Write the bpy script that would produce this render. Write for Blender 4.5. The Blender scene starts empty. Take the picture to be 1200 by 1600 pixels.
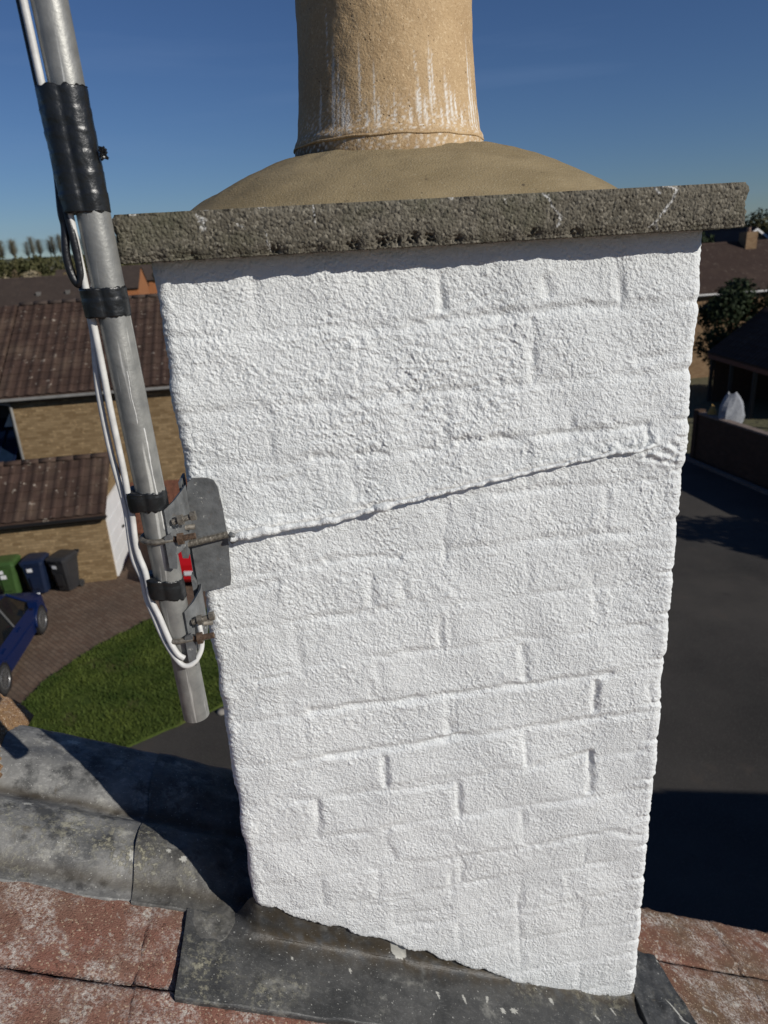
import bpy, math, random
import numpy as np
from math import sin, cos, tan, pi, radians, sqrt, hypot
from mathutils import Vector, Matrix, Euler

# ------------------------------------------------------------------ camera, sky, sun, exposure
scene = bpy.context.scene
COL = scene.collection
cam_d = bpy.data.cameras.new('camera')
cam = bpy.data.objects.new('camera', cam_d)
COL.objects.link(cam)
scene.camera = cam
PITCH, ROLL = radians(20.3), radians(3.4)
Fw = Vector((0, cos(PITCH), -sin(PITCH)))
R0, U0 = Vector((1, 0, 0)), Vector((0, sin(PITCH), cos(PITCH)))
# image right / up axes with the phone held 3.4 degrees off level
Rr = R0 * cos(ROLL) - U0 * sin(ROLL)
Uu = R0 * sin(ROLL) + U0 * cos(ROLL)
Bk = -Fw
cam.matrix_world = Matrix(((Rr.x, Uu.x, Bk.x, 0), (Rr.y, Uu.y, Bk.y, 0), (Rr.z, Uu.z, Bk.z, 8.0), (0, 0, 0, 1)))
cam_d.sensor_fit = 'VERTICAL'
cam_d.sensor_height = 36.0
cam_d.lens = 36.0 * 1109 / 1600
cam_d.clip_start = 0.02
cam_d.clip_end = 5000
cam_d.dof.use_dof = True
cam_d.dof.focus_distance = 1.02
cam_d.dof.aperture_fstop = 7.5

SUN_AZ, SUN_EL = radians(123.5), radians(27)          # azimuth clockwise from +Y
world = bpy.data.worlds.new('World')
scene.world = world
world.use_nodes = True
wn = world.node_tree
bg = wn.nodes['Background']
sky = wn.nodes.new('ShaderNodeTexSky')
sky.sky_type = 'NISHITA'
sky.sun_disc = False
sky.sun_elevation = SUN_EL
sky.sun_rotation = SUN_AZ
sky.altitude = 50
sky.air_density = 1.0
sky.dust_density = 0.0
sky.ozone_density = 1.5
# thin cirrus streaks
tc = wn.nodes.new('ShaderNodeTexCoord')
mp = wn.nodes.new('ShaderNodeMapping')
mp.inputs['Scale'].default_value = (1.2, 1.2, 13)
mp.inputs['Rotation'].default_value = (0.10, 0.16, 0)
nz = wn.nodes.new('ShaderNodeTexNoise')
nz.inputs['Scale'].default_value = 1.6
nz.inputs['Detail'].default_value = 6
rp = wn.nodes.new('ShaderNodeValToRGB')
rp.color_ramp.elements[0].position = 0.56
rp.color_ramp.elements[0].color = (0, 0, 0, 1)
rp.color_ramp.elements[1].position = 0.86
rp.color_ramp.elements[1].color = (0.22, 0.22, 0.22, 1)
mx = wn.nodes.new('ShaderNodeMixRGB')
mx.inputs['Color2'].default_value = (7, 7.6, 8.4, 1)
wn.links.new(tc.outputs['Generated'], mp.inputs['Vector'])
wn.links.new(mp.outputs['Vector'], nz.inputs['Vector'])
wn.links.new(nz.outputs['Fac'], rp.inputs['Fac'])
wn.links.new(rp.outputs['Color'], mx.inputs['Fac'])
wn.links.new(sky.outputs['Color'], mx.inputs['Color1'])
tint = wn.nodes.new('ShaderNodeMixRGB')
tint.blend_type = 'MULTIPLY'
tint.inputs['Fac'].default_value = 1.0
tint.inputs['Color2'].default_value = (0.60, 0.83, 1.27, 1)
wn.links.new(mx.outputs['Color'], tint.inputs['Color1'])
wn.links.new(tint.outputs['Color'], bg.inputs['Color'])
bg.inputs['Strength'].default_value = 0.053

sun_d = bpy.data.lights.new('sun', 'SUN')
sun = bpy.data.objects.new('sun', sun_d)
COL.objects.link(sun)
sun_d.energy = 5.0
sun_d.angle = radians(0.5)
sun_d.color = (1.0, 0.962, 0.895)
sdir = Vector((sin(SUN_AZ) * cos(SUN_EL), cos(SUN_AZ) * cos(SUN_EL), sin(SUN_EL)))
sun.rotation_euler = (-sdir).to_track_quat('-Z', 'Y').to_euler()
sun.location = (30, -20, 40)

scene.render.engine = 'CYCLES'
vs = scene.view_settings
vs.view_transform = 'Standard'
vs.look = 'None'
vs.gamma = 1.0
vs.use_curve_mapping = False
vs.exposure = -0.35

rnd = random.Random(7)
rng = np.random.default_rng(11)

# ------------------------------------------------------------------ materials
def new_mat(name):
    m = bpy.data.materials.new(name)
    m.use_nodes = True
    return m, m.node_tree, m.node_tree.nodes['Principled BSDF']

def N(nt, typ, **kw):
    n = nt.nodes.new(typ)
    for k, v in kw.items():
        if k in n.inputs:
            n.inputs[k].default_value = v
        else:
            setattr(n, k, v)
    return n

def noise(nt, vec, scale, detail=4, rough=0.55):
    n = N(nt, 'ShaderNodeTexNoise', Scale=scale, Detail=detail, Roughness=rough)
    nt.links.new(vec, n.inputs['Vector'])
    return n.outputs['Fac']

def ramp(nt, fac, lo, hi, c0=(0, 0, 0), c1=(1, 1, 1)):
    r = N(nt, 'ShaderNodeValToRGB')
    r.color_ramp.elements[0].position = lo
    r.color_ramp.elements[1].position = hi
    r.color_ramp.elements[0].color = (*c0, 1)
    r.color_ramp.elements[1].color = (*c1, 1)
    nt.links.new(fac, r.inputs['Fac'])
    return r.outputs['Color']

def mix(nt, fac, a, b, mode='MIX'):
    m = N(nt, 'ShaderNodeMixRGB', blend_type=mode)
    for sock, v in (('Fac', fac), ('Color1', a), ('Color2', b)):
        if isinstance(v, bpy.types.NodeSocket):
            nt.links.new(v, m.inputs[sock])
        else:
            m.inputs[sock].default_value = v if sock == 'Fac' else (*v, 1)
    return m.outputs['Color']

def math_n(nt, op, a, b):
    m = N(nt, 'ShaderNodeMath', operation=op)
    for i, v in enumerate((a, b)):
        if isinstance(v, bpy.types.NodeSocket):
            nt.links.new(v, m.inputs[i])
        else:
            m.inputs[i].default_value = v
    return m.outputs[0]

def bump(nt, bsdf, h, dist, strength=1.0):
    b = N(nt, 'ShaderNodeBump', Strength=strength, Distance=dist)
    nt.links.new(h, b.inputs['Height'])
    nt.links.new(b.outputs['Normal'], bsdf.inputs['Normal'])

def attr(nt, name):
    a = N(nt, 'ShaderNodeAttribute', attribute_name=name)
    return a.outputs['Fac']

def obj_co(nt):
    return N(nt, 'ShaderNodeTexCoord').outputs['Object']

def geo_co(nt):
    return N(nt, 'ShaderNodeNewGeometry').outputs['Position']

def simple(name, col, rough=0.6, var=0.25, vscale=3.0, bscale=None, bdist=0.002, metallic=0.0, col2=None, spec=None):
    m, nt, b = new_mat(name)
    co = geo_co(nt)
    f = noise(nt, co, vscale, 5)
    dark = col2 if col2 else tuple(c * (1 - var) for c in col)
    lite = tuple(min(1, c * (1 + var * 0.6)) for c in col)
    c = mix(nt, ramp(nt, f, 0.3, 0.7), dark, lite)
    nt.links.new(c, b.inputs['Base Color'])
    b.inputs['Roughness'].default_value = rough
    b.inputs['Metallic'].default_value = metallic
    if spec is not None:
        b.inputs['Specular IOR Level'].default_value = spec
    if bscale:
        bump(nt, b, noise(nt, co, bscale, 4), bdist)
    return m

M = {}
# white masonry paint
m, nt, b = new_mat('white_masonry_paint')
co = geo_co(nt)
f = noise(nt, co, 6, 5)
c = mix(nt, ramp(nt, f, 0.3, 0.75), (0.705, 0.718, 0.706), (0.76, 0.770, 0.754))
dirt = math_n(nt, 'MULTIPLY', attr(nt, 'dirt'), ramp(nt, noise(nt, co, 90, 3), 0.35, 0.6))
c = mix(nt, dirt, c, (0.18, 0.16, 0.12))
nt.links.new(c, b.inputs['Base Color'])
b.inputs['Roughness'].default_value = 0.62
b.inputs['Specular IOR Level'].default_value = 0.3
h = math_n(nt, 'ADD', noise(nt, co, 420, 3), math_n(nt, 'MULTIPLY', noise(nt, co, 170, 2), 1.2))
bump(nt, b, h, 0.0017)
M['paint'] = m

# aggregate concrete of the capping slab
m, nt, b = new_mat('weathered_aggregate_concrete')
co = geo_co(nt)
v = N(nt, 'ShaderNodeTexVoronoi', Scale=300)
nt.links.new(co, v.inputs['Vector'])
c = mix(nt, ramp(nt, noise(nt, co, 9, 5), 0.35, 0.68), (0.094, 0.083, 0.062), (0.150, 0.134, 0.104))
sep = N(nt, 'ShaderNodeSeparateColor')
nt.links.new(v.outputs['Color'], sep.inputs['Color'])
c = mix(nt, ramp(nt, sep.outputs[0], 0.62, 0.95), c, (0.22, 0.198, 0.155))
c = mix(nt, ramp(nt, sep.outputs[1], 0.78, 0.98), c, (0.06, 0.055, 0.045))
c = mix(nt, math_n(nt, 'MULTIPLY', ramp(nt, noise(nt, co, 16, 4), 0.5, 0.7), 0.5), c, (0.085, 0.085, 0.05))
c = mix(nt, math_n(nt, 'MULTIPLY', attr(nt, 'white'), math_n(nt, 'ADD', 0.15, math_n(nt, 'MULTIPLY', ramp(nt, noise(nt, co, 240, 3), 0.38, 0.58), 0.7))), c, (0.62, 0.61, 0.58))
nt.links.new(c, b.inputs['Base Color'])
b.inputs['Roughness'].default_value = 0.92
b.inputs['Specular IOR Level'].default_value = 0.2
bump(nt, b, math_n(nt, 'ADD', math_n(nt, 'MULTIPLY', v.outputs['Distance'], -0.9), noise(nt, co, 300, 3)), 0.0012)
M['slab'] = m

# sandy mortar flaunching
m, nt, b = new_mat('sand_cement_flaunching')
co = geo_co(nt)
mpn = N(nt, 'ShaderNodeMapping')
mpn.inputs['Scale'].default_value = (1, 1, 5)
nt.links.new(co, mpn.inputs['Vector'])
c = mix(nt, ramp(nt, noise(nt, mpn.outputs['Vector'], 9, 5), 0.3, 0.72), (0.215, 0.165, 0.090), (0.295, 0.230, 0.132))
c = mix(nt, ramp(nt, noise(nt, co, 500, 2), 0.60, 0.72), c, (0.34, 0.29, 0.2))
c = mix(nt, ramp(nt, noise(nt, co, 60, 4), 0.70, 0.76), c, (0.09, 0.07, 0.045))
nt.links.new(c, b.inputs['Base Color'])
b.inputs['Roughness'].default_value = 0.9
b.inputs['Specular IOR Level'].default_value = 0.2
bump(nt, b, math_n(nt, 'ADD', noise(nt, co, 420, 3), noise(nt, mpn.outputs['Vector'], 40, 3)), 0.0012)
M['mortar'] = m

# buff clay pot
m, nt, b = new_mat('buff_clay_pot')
co = geo_co(nt)
c = mix(nt, ramp(nt, noise(nt, co, 12, 5), 0.3, 0.72), (0.40, 0.268, 0.140), (0.53, 0.375, 0.205))
c = mix(nt, ramp(nt, noise(nt, co, 240, 4, 0.7), 0.54, 0.68), c, (0.64, 0.48, 0.29))
c = mix(nt, math_n(nt, 'MULTIPLY', ramp(nt, noise(nt, co, 320, 3, 0.7), 0.56, 0.70), 0.6), c, (0.22, 0.13, 0.06))
vor = N(nt, 'ShaderNodeTexVoronoi', Scale=140)
nt.links.new(co, vor.inputs['Vector'])
pit = math_n(nt, 'MULTIPLY', ramp(nt, vor.outputs['Distance'], 0.06, 0.16, (1, 1, 1), (0, 0, 0)), ramp(nt, noise(nt, co, 30, 3), 0.48, 0.6))
c = mix(nt, pit, c, (0.10, 0.06, 0.03))
c = mix(nt, math_n(nt, 'MULTIPLY', attr(nt, 'pot_shade'), 0.75), c, (0.10, 0.065, 0.035))  # shade of the left side mixed into the clay colour
c = mix(nt, attr(nt, 'white'), c, (0.74, 0.70, 0.63))
nt.links.new(c, b.inputs['Base Color'])
b.inputs['Roughness'].default_value = 0.75
b.inputs['Specular IOR Level'].default_value = 0.3
bump(nt, b, math_n(nt, 'SUBTRACT', noise(nt, co, 330, 3), pit), 0.0010)
M['pot'] = m

# lead sheet, new dark and old pale
def lead(name, c0, c1, rough, pale=0.0):
    m, nt, b = new_mat(name)
    co = geo_co(nt)
    mp = N(nt, 'ShaderNodeMapping')
    mp.inputs['Rotation'].default_value = (0, 0.42, -0.11)
    mp.inputs['Scale'].default_value = (2.2, 6, 6)
    nt.links.new(co, mp.inputs['Vector'])
    c = mix(nt, ramp(nt, noise(nt, co, 14, 6, 0.6), 0.32, 0.70), c0, c1)
    c = mix(nt, math_n(nt, 'MULTIPLY', ramp(nt, noise(nt, mp.outputs['Vector'], 22, 5, 0.65), 0.52, 0.72), 0.45), c, tuple(x * 1.7 for x in c1))
    scr = N(nt, 'ShaderNodeMapping')
    scr.inputs['Rotation'].default_value = (0, 0.42, -0.11)
    scr.inputs['Scale'].default_value = (3, 160, 160)
    nt.links.new(co, scr.inputs['Vector'])
    c = mix(nt, math_n(nt, 'MULTIPLY', ramp(nt, noise(nt, scr.outputs['Vector'], 4, 2), 0.62, 0.72), 0.30), c, (0.34, 0.34, 0.33))
    c = mix(nt, math_n(nt, 'MULTIPLY', ramp(nt, noise(nt, co, 21, 6, 0.65), 0.52, 0.62), 0.55 * pale + 0.2), c, tuple(x * 0.55 for x in c0))
    c = mix(nt, math_n(nt, 'MULTIPLY', ramp(nt, noise(nt, co, 17, 7, 0.72), 0.56, 0.68), 0.55 * pale + 0.12), c, (0.40, 0.39, 0.345))
    c = mix(nt, math_n(nt, 'MULTIPLY', ramp(nt, noise(nt, co, 33, 6, 0.7), 0.60, 0.70), 0.5 * pale + 0.15), c, (0.10, 0.085, 0.06))
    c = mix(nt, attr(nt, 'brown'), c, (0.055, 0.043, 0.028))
    lim = math_n(nt, 'MULTIPLY', attr(nt, 'lichen'), ramp(nt, noise(nt, co, 95, 6, 0.75), 0.50, 0.60))
    c = mix(nt, math_n(nt, 'MULTIPLY', lim, 0.75), c, (0.40, 0.375, 0.27))
    wht = math_n(nt, 'MULTIPLY', ramp(nt, noise(nt, co, 230, 2), 0.68, 0.74), 0.7)
    c = mix(nt, wht, c, (0.5, 0.49, 0.45))
    c = mix(nt, math_n(nt, 'MULTIPLY', attr(nt, 'white'), 0.8), c, (0.50, 0.49, 0.44))
    nt.links.new(c, b.inputs['Base Color'])
    b.inputs['Roughness'].default_value = rough
    b.inputs['Specular IOR Level'].default_value = 0.30
    hh = math_n(nt, 'ADD', noise(nt, co, 110, 4), math_n(nt, 'MULTIPLY', noise(nt, scr.outputs['Vector'], 4, 2), 0.5))
    bump(nt, b, math_n(nt, 'ADD', hh, lim), 0.0009)
    return m
M['lead'] = lead('dark_grey_lead', (0.036, 0.037, 0.037), (0.082, 0.081, 0.078), 0.46, 0.4)
M['lead_old'] = lead('pale_weathered_lead', (0.075, 0.076, 0.076), (0.235, 0.23, 0.215), 0.5, 1.15)

M['lead_mid'] = lead('part_weathered_lead', (0.055, 0.054, 0.051), (0.135, 0.13, 0.118), 0.5, 0.8)
# sanded red roof tile
def tile_mat(name, red, brown, lichen):
    m, nt, b = new_mat(name)
    co = geo_co(nt)
    c = mix(nt, ramp(nt, noise(nt, co, 7, 5), 0.36, 0.66), red, brown)
    v = N(nt, 'ShaderNodeTexVoronoi', Scale=420)
    nt.links.new(co, v.inputs['Vector'])
    sp = N(nt, 'ShaderNodeSeparateColor')
    nt.links.new(v.outputs['Color'], sp.inputs['Color'])
    c = mix(nt, ramp(nt, sp.outputs[0], 0.88, 0.99), c, (0.40, 0.30, 0.21))
    c = mix(nt, ramp(nt, sp.outputs[1], 0.86, 0.99), c, (0.10, 0.05, 0.035))
    big = ramp(nt, noise(nt, co, 15, 6, 0.68), 0.46, 0.62)
    fine = ramp(nt, noise(nt, co, 170, 5, 0.75), 0.44, 0.60)
    lm = math_n(nt, 'MULTIPLY', math_n(nt, 'MULTIPLY', big, fine), lichen)
    c = mix(nt, lm, c, (0.56, 0.52, 0.47))
    sm = math_n(nt, 'MULTIPLY', ramp(nt, noise(nt, co, 55, 4, 0.6), 0.62, 0.69), 0.8 * lichen)
    c = mix(nt, sm, c, (0.52, 0.50, 0.44))
    nt.links.new(c, b.inputs['Base Color'])
    b.inputs['Roughness'].default_value = 0.9
    b.inputs['Specular IOR Level'].default_value = 0.25
    bump(nt, b, math_n(nt, 'ADD', math_n(nt, 'MULTIPLY', v.outputs['Distance'], -0.8), noise(nt, co, 350, 3)), 0.0011)
    return m
M['tile'] = tile_mat('sanded_red_tile', (0.205, 0.094, 0.067), (0.175, 0.105, 0.076), 0.8)
M['tile_r'] = tile_mat('sanded_brown_red_tile', (0.170, 0.078, 0.052), (0.130, 0.088, 0.054), 0.75)
M['ridge'] = tile_mat('sandy_ridge_tile', (0.24, 0.15, 0.075), (0.21, 0.12, 0.06), 0.2)

# galvanised mast
m, nt, b = new_mat('galvanised_steel_mast')
co = geo_co(nt)
st = N(nt, 'ShaderNodeMapping')
st.inputs['Scale'].default_value = (60, 60, 3)
nt.links.new(co, st.inputs['Vector'])
c = mix(nt, ramp(nt, noise(nt, co, 45, 5), 0.3, 0.7), (0.20, 0.20, 0.19), (0.33, 0.325, 0.30))
c = mix(nt, math_n(nt, 'MULTIPLY', ramp(nt, noise(nt, st.outputs['Vector'], 2.2, 3), 0.62, 0.70), 0.8), c, (0.70, 0.69, 0.64))
nt.links.new(c, b.inputs['Base Color'])
b.inputs['Metallic'].default_value = 0.45
b.inputs['Roughness'].default_value = 0.48
bump(nt, b, noise(nt, co, 260, 3), 0.0003)
M['galv'] = m
M['galv_dull'] = simple('dull_zinc_plate', (0.17, 0.175, 0.175), 0.55, 0.35, 60, 300, 0.0004, 0.25)
def splashed(name, col, metallic):
    m, nt, b = new_mat(name)
    co = geo_co(nt)
    c = mix(nt, ramp(nt, noise(nt, co, 55, 6, 0.65), 0.32, 0.70), tuple(x * .6 for x in col), tuple(x * 1.25 for x in col))
    c = mix(nt, math_n(nt, 'MULTIPLY', ramp(nt, noise(nt, co, 120, 5, 0.7), 0.60, 0.68), 0.5), c, (0.12, 0.085, 0.055))
    c = mix(nt, math_n(nt, 'MULTIPLY', ramp(nt, noise(nt, co, 75, 6, 0.72), 0.63, 0.67), 0.75), c, (0.58, 0.57, 0.52))
    nt.links.new(c, b.inputs['Base Color'])
    b.inputs['Roughness'].default_value = 0.55
    b.inputs['Metallic'].default_value = metallic
    bump(nt, b, noise(nt, co, 260, 4), 0.0005)
    return m
M['galv_dull'] = splashed('paint_splashed_zinc_plate', (0.155, 0.16, 0.16), 0.2)
M['rust'] = simple('rusty_threaded_steel', (0.115, 0.072, 0.045), 0.8, 0.55, 220, 500, 0.0006, 0.2)
M['bolt'] = simple('grimy_bolt_steel', (0.19, 0.17, 0.14), 0.6, 0.5, 200, 400, 0.0005, 0.4)
M['tape'] = simple('black_insulating_tape', (0.012, 0.013, 0.014), 0.34, 0.4, 40, 130, 0.0008)
M['cable_w'] = simple('white_coax_jacket', (0.62, 0.61, 0.58), 0.5, 0.2, 60, 300, 0.0002)
M['cable_k'] = simple('black_coax_jacket', (0.012, 0.012, 0.014), 0.4, 0.4, 90, 200, 0.0008)
M['core'] = simple('stack_brick_core', (0.30, 0.22, 0.16), 0.9, 0.2, 10)

# background
def brick_mat(name, c1, c2, mortar, speck=None, scale=1.0):
    m, nt, b = new_mat(name)
    uv = N(nt, 'ShaderNodeTexCoord').outputs['UV']
    br = N(nt, 'ShaderNodeTexBrick', Scale=1.0)
    br.inputs['Color1'].default_value = (*c1, 1)
    br.inputs['Color2'].default_value = (*c2, 1)
    br.inputs['Mortar'].default_value = (*mortar, 1)
    br.inputs['Mortar Size'].default_value = 0.006
    br.inputs['Brick Width'].default_value = 0.225
    br.inputs['Row Height'].default_value = 0.075
    nt.links.new(uv, br.inputs['Vector'])
    co = geo_co(nt)
    c = mix(nt, math_n(nt, 'MULTIPLY', ramp(nt, noise(nt, co, 1.1, 5), 0.3, 0.75), 0.35), br.outputs['Color'], tuple(x * 0.6 for x in c1))
    c = mix(nt, math_n(nt, 'MULTIPLY', ramp(nt, noise(nt, co, 9, 3), 0.60, 0.72), 0.5), c, tuple(min(1, x * 1.6) for x in c2))
    nt.links.new(c, b.inputs['Base Color'])
    b.inputs['Roughness'].default_value = 0.9
    b.inputs['Specular IOR Level'].default_value = 0.2
    bump(nt, b, math_n(nt, 'ADD', math_n(nt, 'MULTIPLY', br.outputs['Fac'], -1.0), math_n(nt, 'MULTIPLY', noise(nt, co, 40, 3), 0.4)), 0.008)
    return m
M['buff'] = brick_mat('buff_brick', (0.185, 0.120, 0.058), (0.32, 0.225, 0.120), (0.19, 0.145, 0.085))
M['buff2'] = brick_mat('brown_brick', (0.20, 0.12, 0.065), (0.27, 0.18, 0.10), (0.23, 0.18, 0.12))
M['orange'] = brick_mat('orange_brick', (0.33, 0.125, 0.05), (0.40, 0.16, 0.065), (0.32, 0.19, 0.10))
M['wallbrick'] = brick_mat('dark_brown_garden_brick', (0.075, 0.045, 0.028), (0.10, 0.06, 0.038), (0.08, 0.062, 0.05))

def roof_mat(name, c0, c1, lichen):
    m, nt, b = new_mat(name)
    co = geo_co(nt)
    oi = N(nt, 'ShaderNodeObjectInfo')
    c = mix(nt, ramp(nt, noise(nt, co, 2.2, 5), 0.3, 0.7), c0, c1)
    c = mix(nt, math_n(nt, 'MULTIPLY', oi.outputs['Random'], 0.5), c, tuple(x * 0.5 for x in c0))
    c = mix(nt, math_n(nt, 'MULTIPLY', ramp(nt, noise(nt, co, 5.5, 3, 0.7), 0.635, 0.70), lichen), c, (0.36, 0.31, 0.25))
    c = mix(nt, math_n(nt, 'MULTIPLY', ramp(nt, noise(nt, co, 1.0, 4), 0.5, 0.72), lichen * 0.5), c, (0.14, 0.10, 0.07))
    nt.links.new(c, b.inputs['Base Color'])
    b.inputs['Roughness'].default_value = 0.85
    b.inputs['Specular IOR Level'].default_value = 0.25
    bump(nt, b, noise(nt, co, 60, 3), 0.006)
    return m
M['roof_brown'] = roof_mat('brown_concrete_tile', (0.054, 0.032, 0.023), (0.078, 0.047, 0.035), 0.9)
M['roof_grey'] = roof_mat('grey_brown_tile', (0.058, 0.042, 0.034), (0.078, 0.057, 0.046), 0.25)
M['roof_dark'] = roof_mat('dark_brown_tile', (0.050, 0.030, 0.022), (0.065, 0.040, 0.030), 0.35)

M['white_pvc'] = simple('white_plastic_trim', (0.72, 0.71, 0.69), 0.45, 0.1, 4)
M['grey_pvc'] = simple('grey_plastic_gutter', (0.24, 0.235, 0.22), 0.45, 0.2, 4)
M['black_trim'] = simple('black_stained_timber', (0.015, 0.013, 0.012), 0.6, 0.3, 6)
M['glass'] = simple('dark_window_glass', (0.006, 0.008, 0.010), 0.05, 0.2, 2, spec=0.25)
M['blue_glass'] = simple('blue_tinted_glazing', (0.010, 0.022, 0.045), 0.08, 0.3, 2)
M['white_door'] = simple('white_painted_steel_door', (0.70, 0.70, 0.69), 0.5, 0.06, 3)
M['fence'] = simple('red_brown_fence_timber', (0.16, 0.062, 0.035), 0.8, 0.4, 14, 60, 0.004)
M['lawn_soil'] = None
def grass_mat():
    m, nt, b = new_mat('short_lawn_grass')
    co = geo_co(nt)
    c = mix(nt, ramp(nt, noise(nt, co, 3.0, 6, 0.65), 0.32, 0.68), (0.036, 0.060, 0.009), (0.092, 0.118, 0.022))
    c = mix(nt, ramp(nt, noise(nt, co, 1.1, 3), 0.60, 0.74), c, (0.13, 0.11, 0.045))
    c = mix(nt, ramp(nt, noise(nt, co, 40, 3), 0.55, 0.7), c, (0.085, 0.13, 0.022))
    nt.links.new(c, b.inputs['Base Color'])
    b.inputs['Roughness'].default_value = 0.85
    b.inputs['Specular IOR Level'].default_value = 0.2
    bump(nt, b, noise(nt, co, 45, 5, 0.7), 0.03)
    return m
M['grass'] = grass_mat()
def field_mat():
    m, nt, b = new_mat('rough_field')
    co = geo_co(nt)
    c = mix(nt, ramp(nt, noise(nt, co, 0.03, 6, 0.6), 0.35, 0.65), (0.05, 0.065, 0.02), (0.12, 0.095, 0.05))
    nt.links.new(c, b.inputs['Base Color'])
    b.inputs['Roughness'].default_value = 0.95
    bump(nt, b, noise(nt, co, 3, 5), 0.1)
    return m
M['field'] = field_mat()
def asphalt_mat():
    m, nt, b = new_mat('tarmac')
    co = geo_co(nt)
    c = mix(nt, ramp(nt, noise(nt, co, 0.35, 6, 0.6), 0.35, 0.68), (0.030, 0.027, 0.0235), (0.056, 0.050, 0.043))
    c = mix(nt, ramp(nt, noise(nt, co, 60, 3), 0.55, 0.72), c, (0.095, 0.088, 0.078))
    c = mix(nt, math_n(nt, 'MULTIPLY', ramp(nt, noise(nt, co, 0.16, 5, 0.65), 0.50, 0.62), 0.5), c, (0.080, 0.070, 0.058))
    c = mix(nt, math_n(nt, 'MULTIPLY', ramp(nt, noise(nt, co, 2.6, 5, 0.7), 0.66, 0.72), 0.6), c, (0.014, 0.013, 0.012))
    c = mix(nt, math_n(nt, 'MULTIPLY', ramp(nt, noise(nt, co, 1.4, 5), 0.62, 0.7), 0.35), c, (0.075, 0.058, 0.045))
    nt.links.new(c, b.inputs['Base Color'])
    b.inputs['Roughness'].default_value = 0.9
    b.inputs['Specular IOR Level'].default_value = 0.25
    bump(nt, b, noise(nt, co, 120, 3), 0.006)
    return m
M['tarmac'] = asphalt_mat()
def paving_mat():
    m, nt, b = new_mat('block_paving')
    co = geo_co(nt)
    mp = N(nt, 'ShaderNodeMapping')
    mp.inputs['Rotation'].default_value = (0, 0, 0.75)
    nt.links.new(co, mp.inputs['Vector'])
    br = N(nt, 'ShaderNodeTexBrick', Scale=1.0)
    br.inputs['Color1'].default_value = (0.135, 0.085, 0.058, 1)
    br.inputs['Color2'].default_value = (0.185, 0.130, 0.092, 1)
    br.inputs['Mortar'].default_value = (0.07, 0.055, 0.042, 1)
    br.inputs['Mortar Size'].default_value = 0.006
    br.inputs['Brick Width'].default_value = 0.2
    br.inputs['Row Height'].default_value = 0.1
    nt.links.new(mp.outputs['Vector'], br.inputs['Vector'])
    c = mix(nt, math_n(nt, 'MULTIPLY', ramp(nt, noise(nt, co, 0.8, 6, 0.65), 0.38, 0.70), 0.6), br.outputs['Color'], (0.085, 0.065, 0.050))
    c = mix(nt, math_n(nt, 'MULTIPLY', ramp(nt, noise(nt, co, 7, 4), 0.60, 0.72), 0.4), c, (0.24, 0.19, 0.15))
    nt.links.new(c, b.inputs['Base Color'])
    b.inputs['Roughness'].default_value = 0.9
    b.inputs['Specular IOR Level'].default_value = 0.2
    bump(nt, b, math_n(nt, 'ADD', math_n(nt, 'MULTIPLY', br.outputs['Fac'], -1.0), noise(nt, co, 60, 3)), 0.008)
    return m
M['paving'] = paving_mat()
M['kerb'] = simple('grey_concrete_kerb', (0.13, 0.12, 0.11), 0.9, 0.25, 6, 80, 0.003)
M['coping'] = simple('brown_brick_coping', (0.20, 0.15, 0.12), 0.9, 0.3, 6, 40, 0.004)
def car_paint(name, col):
    m, nt, b = new_mat(name)
    b.inputs['Base Color'].default_value = (*col, 1)
    b.inputs['Roughness'].default_value = 0.35
    b.inputs['Specular IOR Level'].default_value = 0.3
    b.inputs['Coat Weight'].default_value = 0.0
    b.inputs['Coat Roughness'].default_value = 0.08
    return m
M['blue_paint'] = car_paint('dark_blue_car_paint', (0.003, 0.012, 0.060))
M['red_paint'] = car_paint('red_car_paint', (0.50, 0.008, 0.012))
M['rubber'] = simple('tyre_rubber', (0.028, 0.027, 0.026), 0.8, 0.3, 20)
M['alloy'] = simple('alloy_wheel', (0.22, 0.22, 0.22), 0.4, 0.2, 20, metallic=0.7)
M['lamp'] = simple('clear_lamp_glass', (0.55, 0.56, 0.58), 0.1, 0.1, 10)
M['lamp_red'] = simple('red_lamp_glass', (0.35, 0.01, 0.01), 0.15, 0.1, 10)
M['black_plastic'] = simple('black_plastic', (0.012, 0.012, 0.013), 0.5, 0.2, 20)
M['bin_green'] = simple('green_bin_plastic', (0.040, 0.085, 0.022), 0.5, 0.2, 5)
M['bin_blue'] = simple('blue_bin_plastic', (0.006, 0.014, 0.040), 0.5, 0.2, 5)
M['bin_grey'] = simple('dark_grey_bin_plastic', (0.026, 0.026, 0.028), 0.5, 0.2, 5)
M['label_w'] = simple('white_sticker', (0.72, 0.72, 0.72), 0.5, 0.1, 30)
M['bark'] = simple('grey_brown_bark', (0.10, 0.075, 0.05), 0.95, 0.3, 4)
M['twig'] = simple('bare_olive_twigs', (0.155, 0.135, 0.085), 0.95, 0.3, 0.2)
def leaf_mat(name, c0, c1, sc=2.0):
    m, nt, b = new_mat(name)
    co = geo_co(nt)
    c = mix(nt, ramp(nt, noise(nt, co, sc, 4), 0.33, 0.68), c0, c1)
    nt.links.new(c, b.inputs['Base Color'])
    b.inputs['Roughness'].default_value = 0.75
    b.inputs['Specular IOR Level'].default_value = 0.25
    return m
M['leaf_dark'] = leaf_mat('dark_evergreen_leaf', (0.010, 0.018, 0.007), (0.030, 0.045, 0.014))
M['leaf_olive'] = leaf_mat('olive_spring_leaf', (0.040, 0.045, 0.014), (0.085, 0.075, 0.030), 0.3)
M['leaf_brown'] = leaf_mat('brown_winter_scrub', (0.085, 0.060, 0.032), (0.150, 0.110, 0.060), 0.4)
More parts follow.
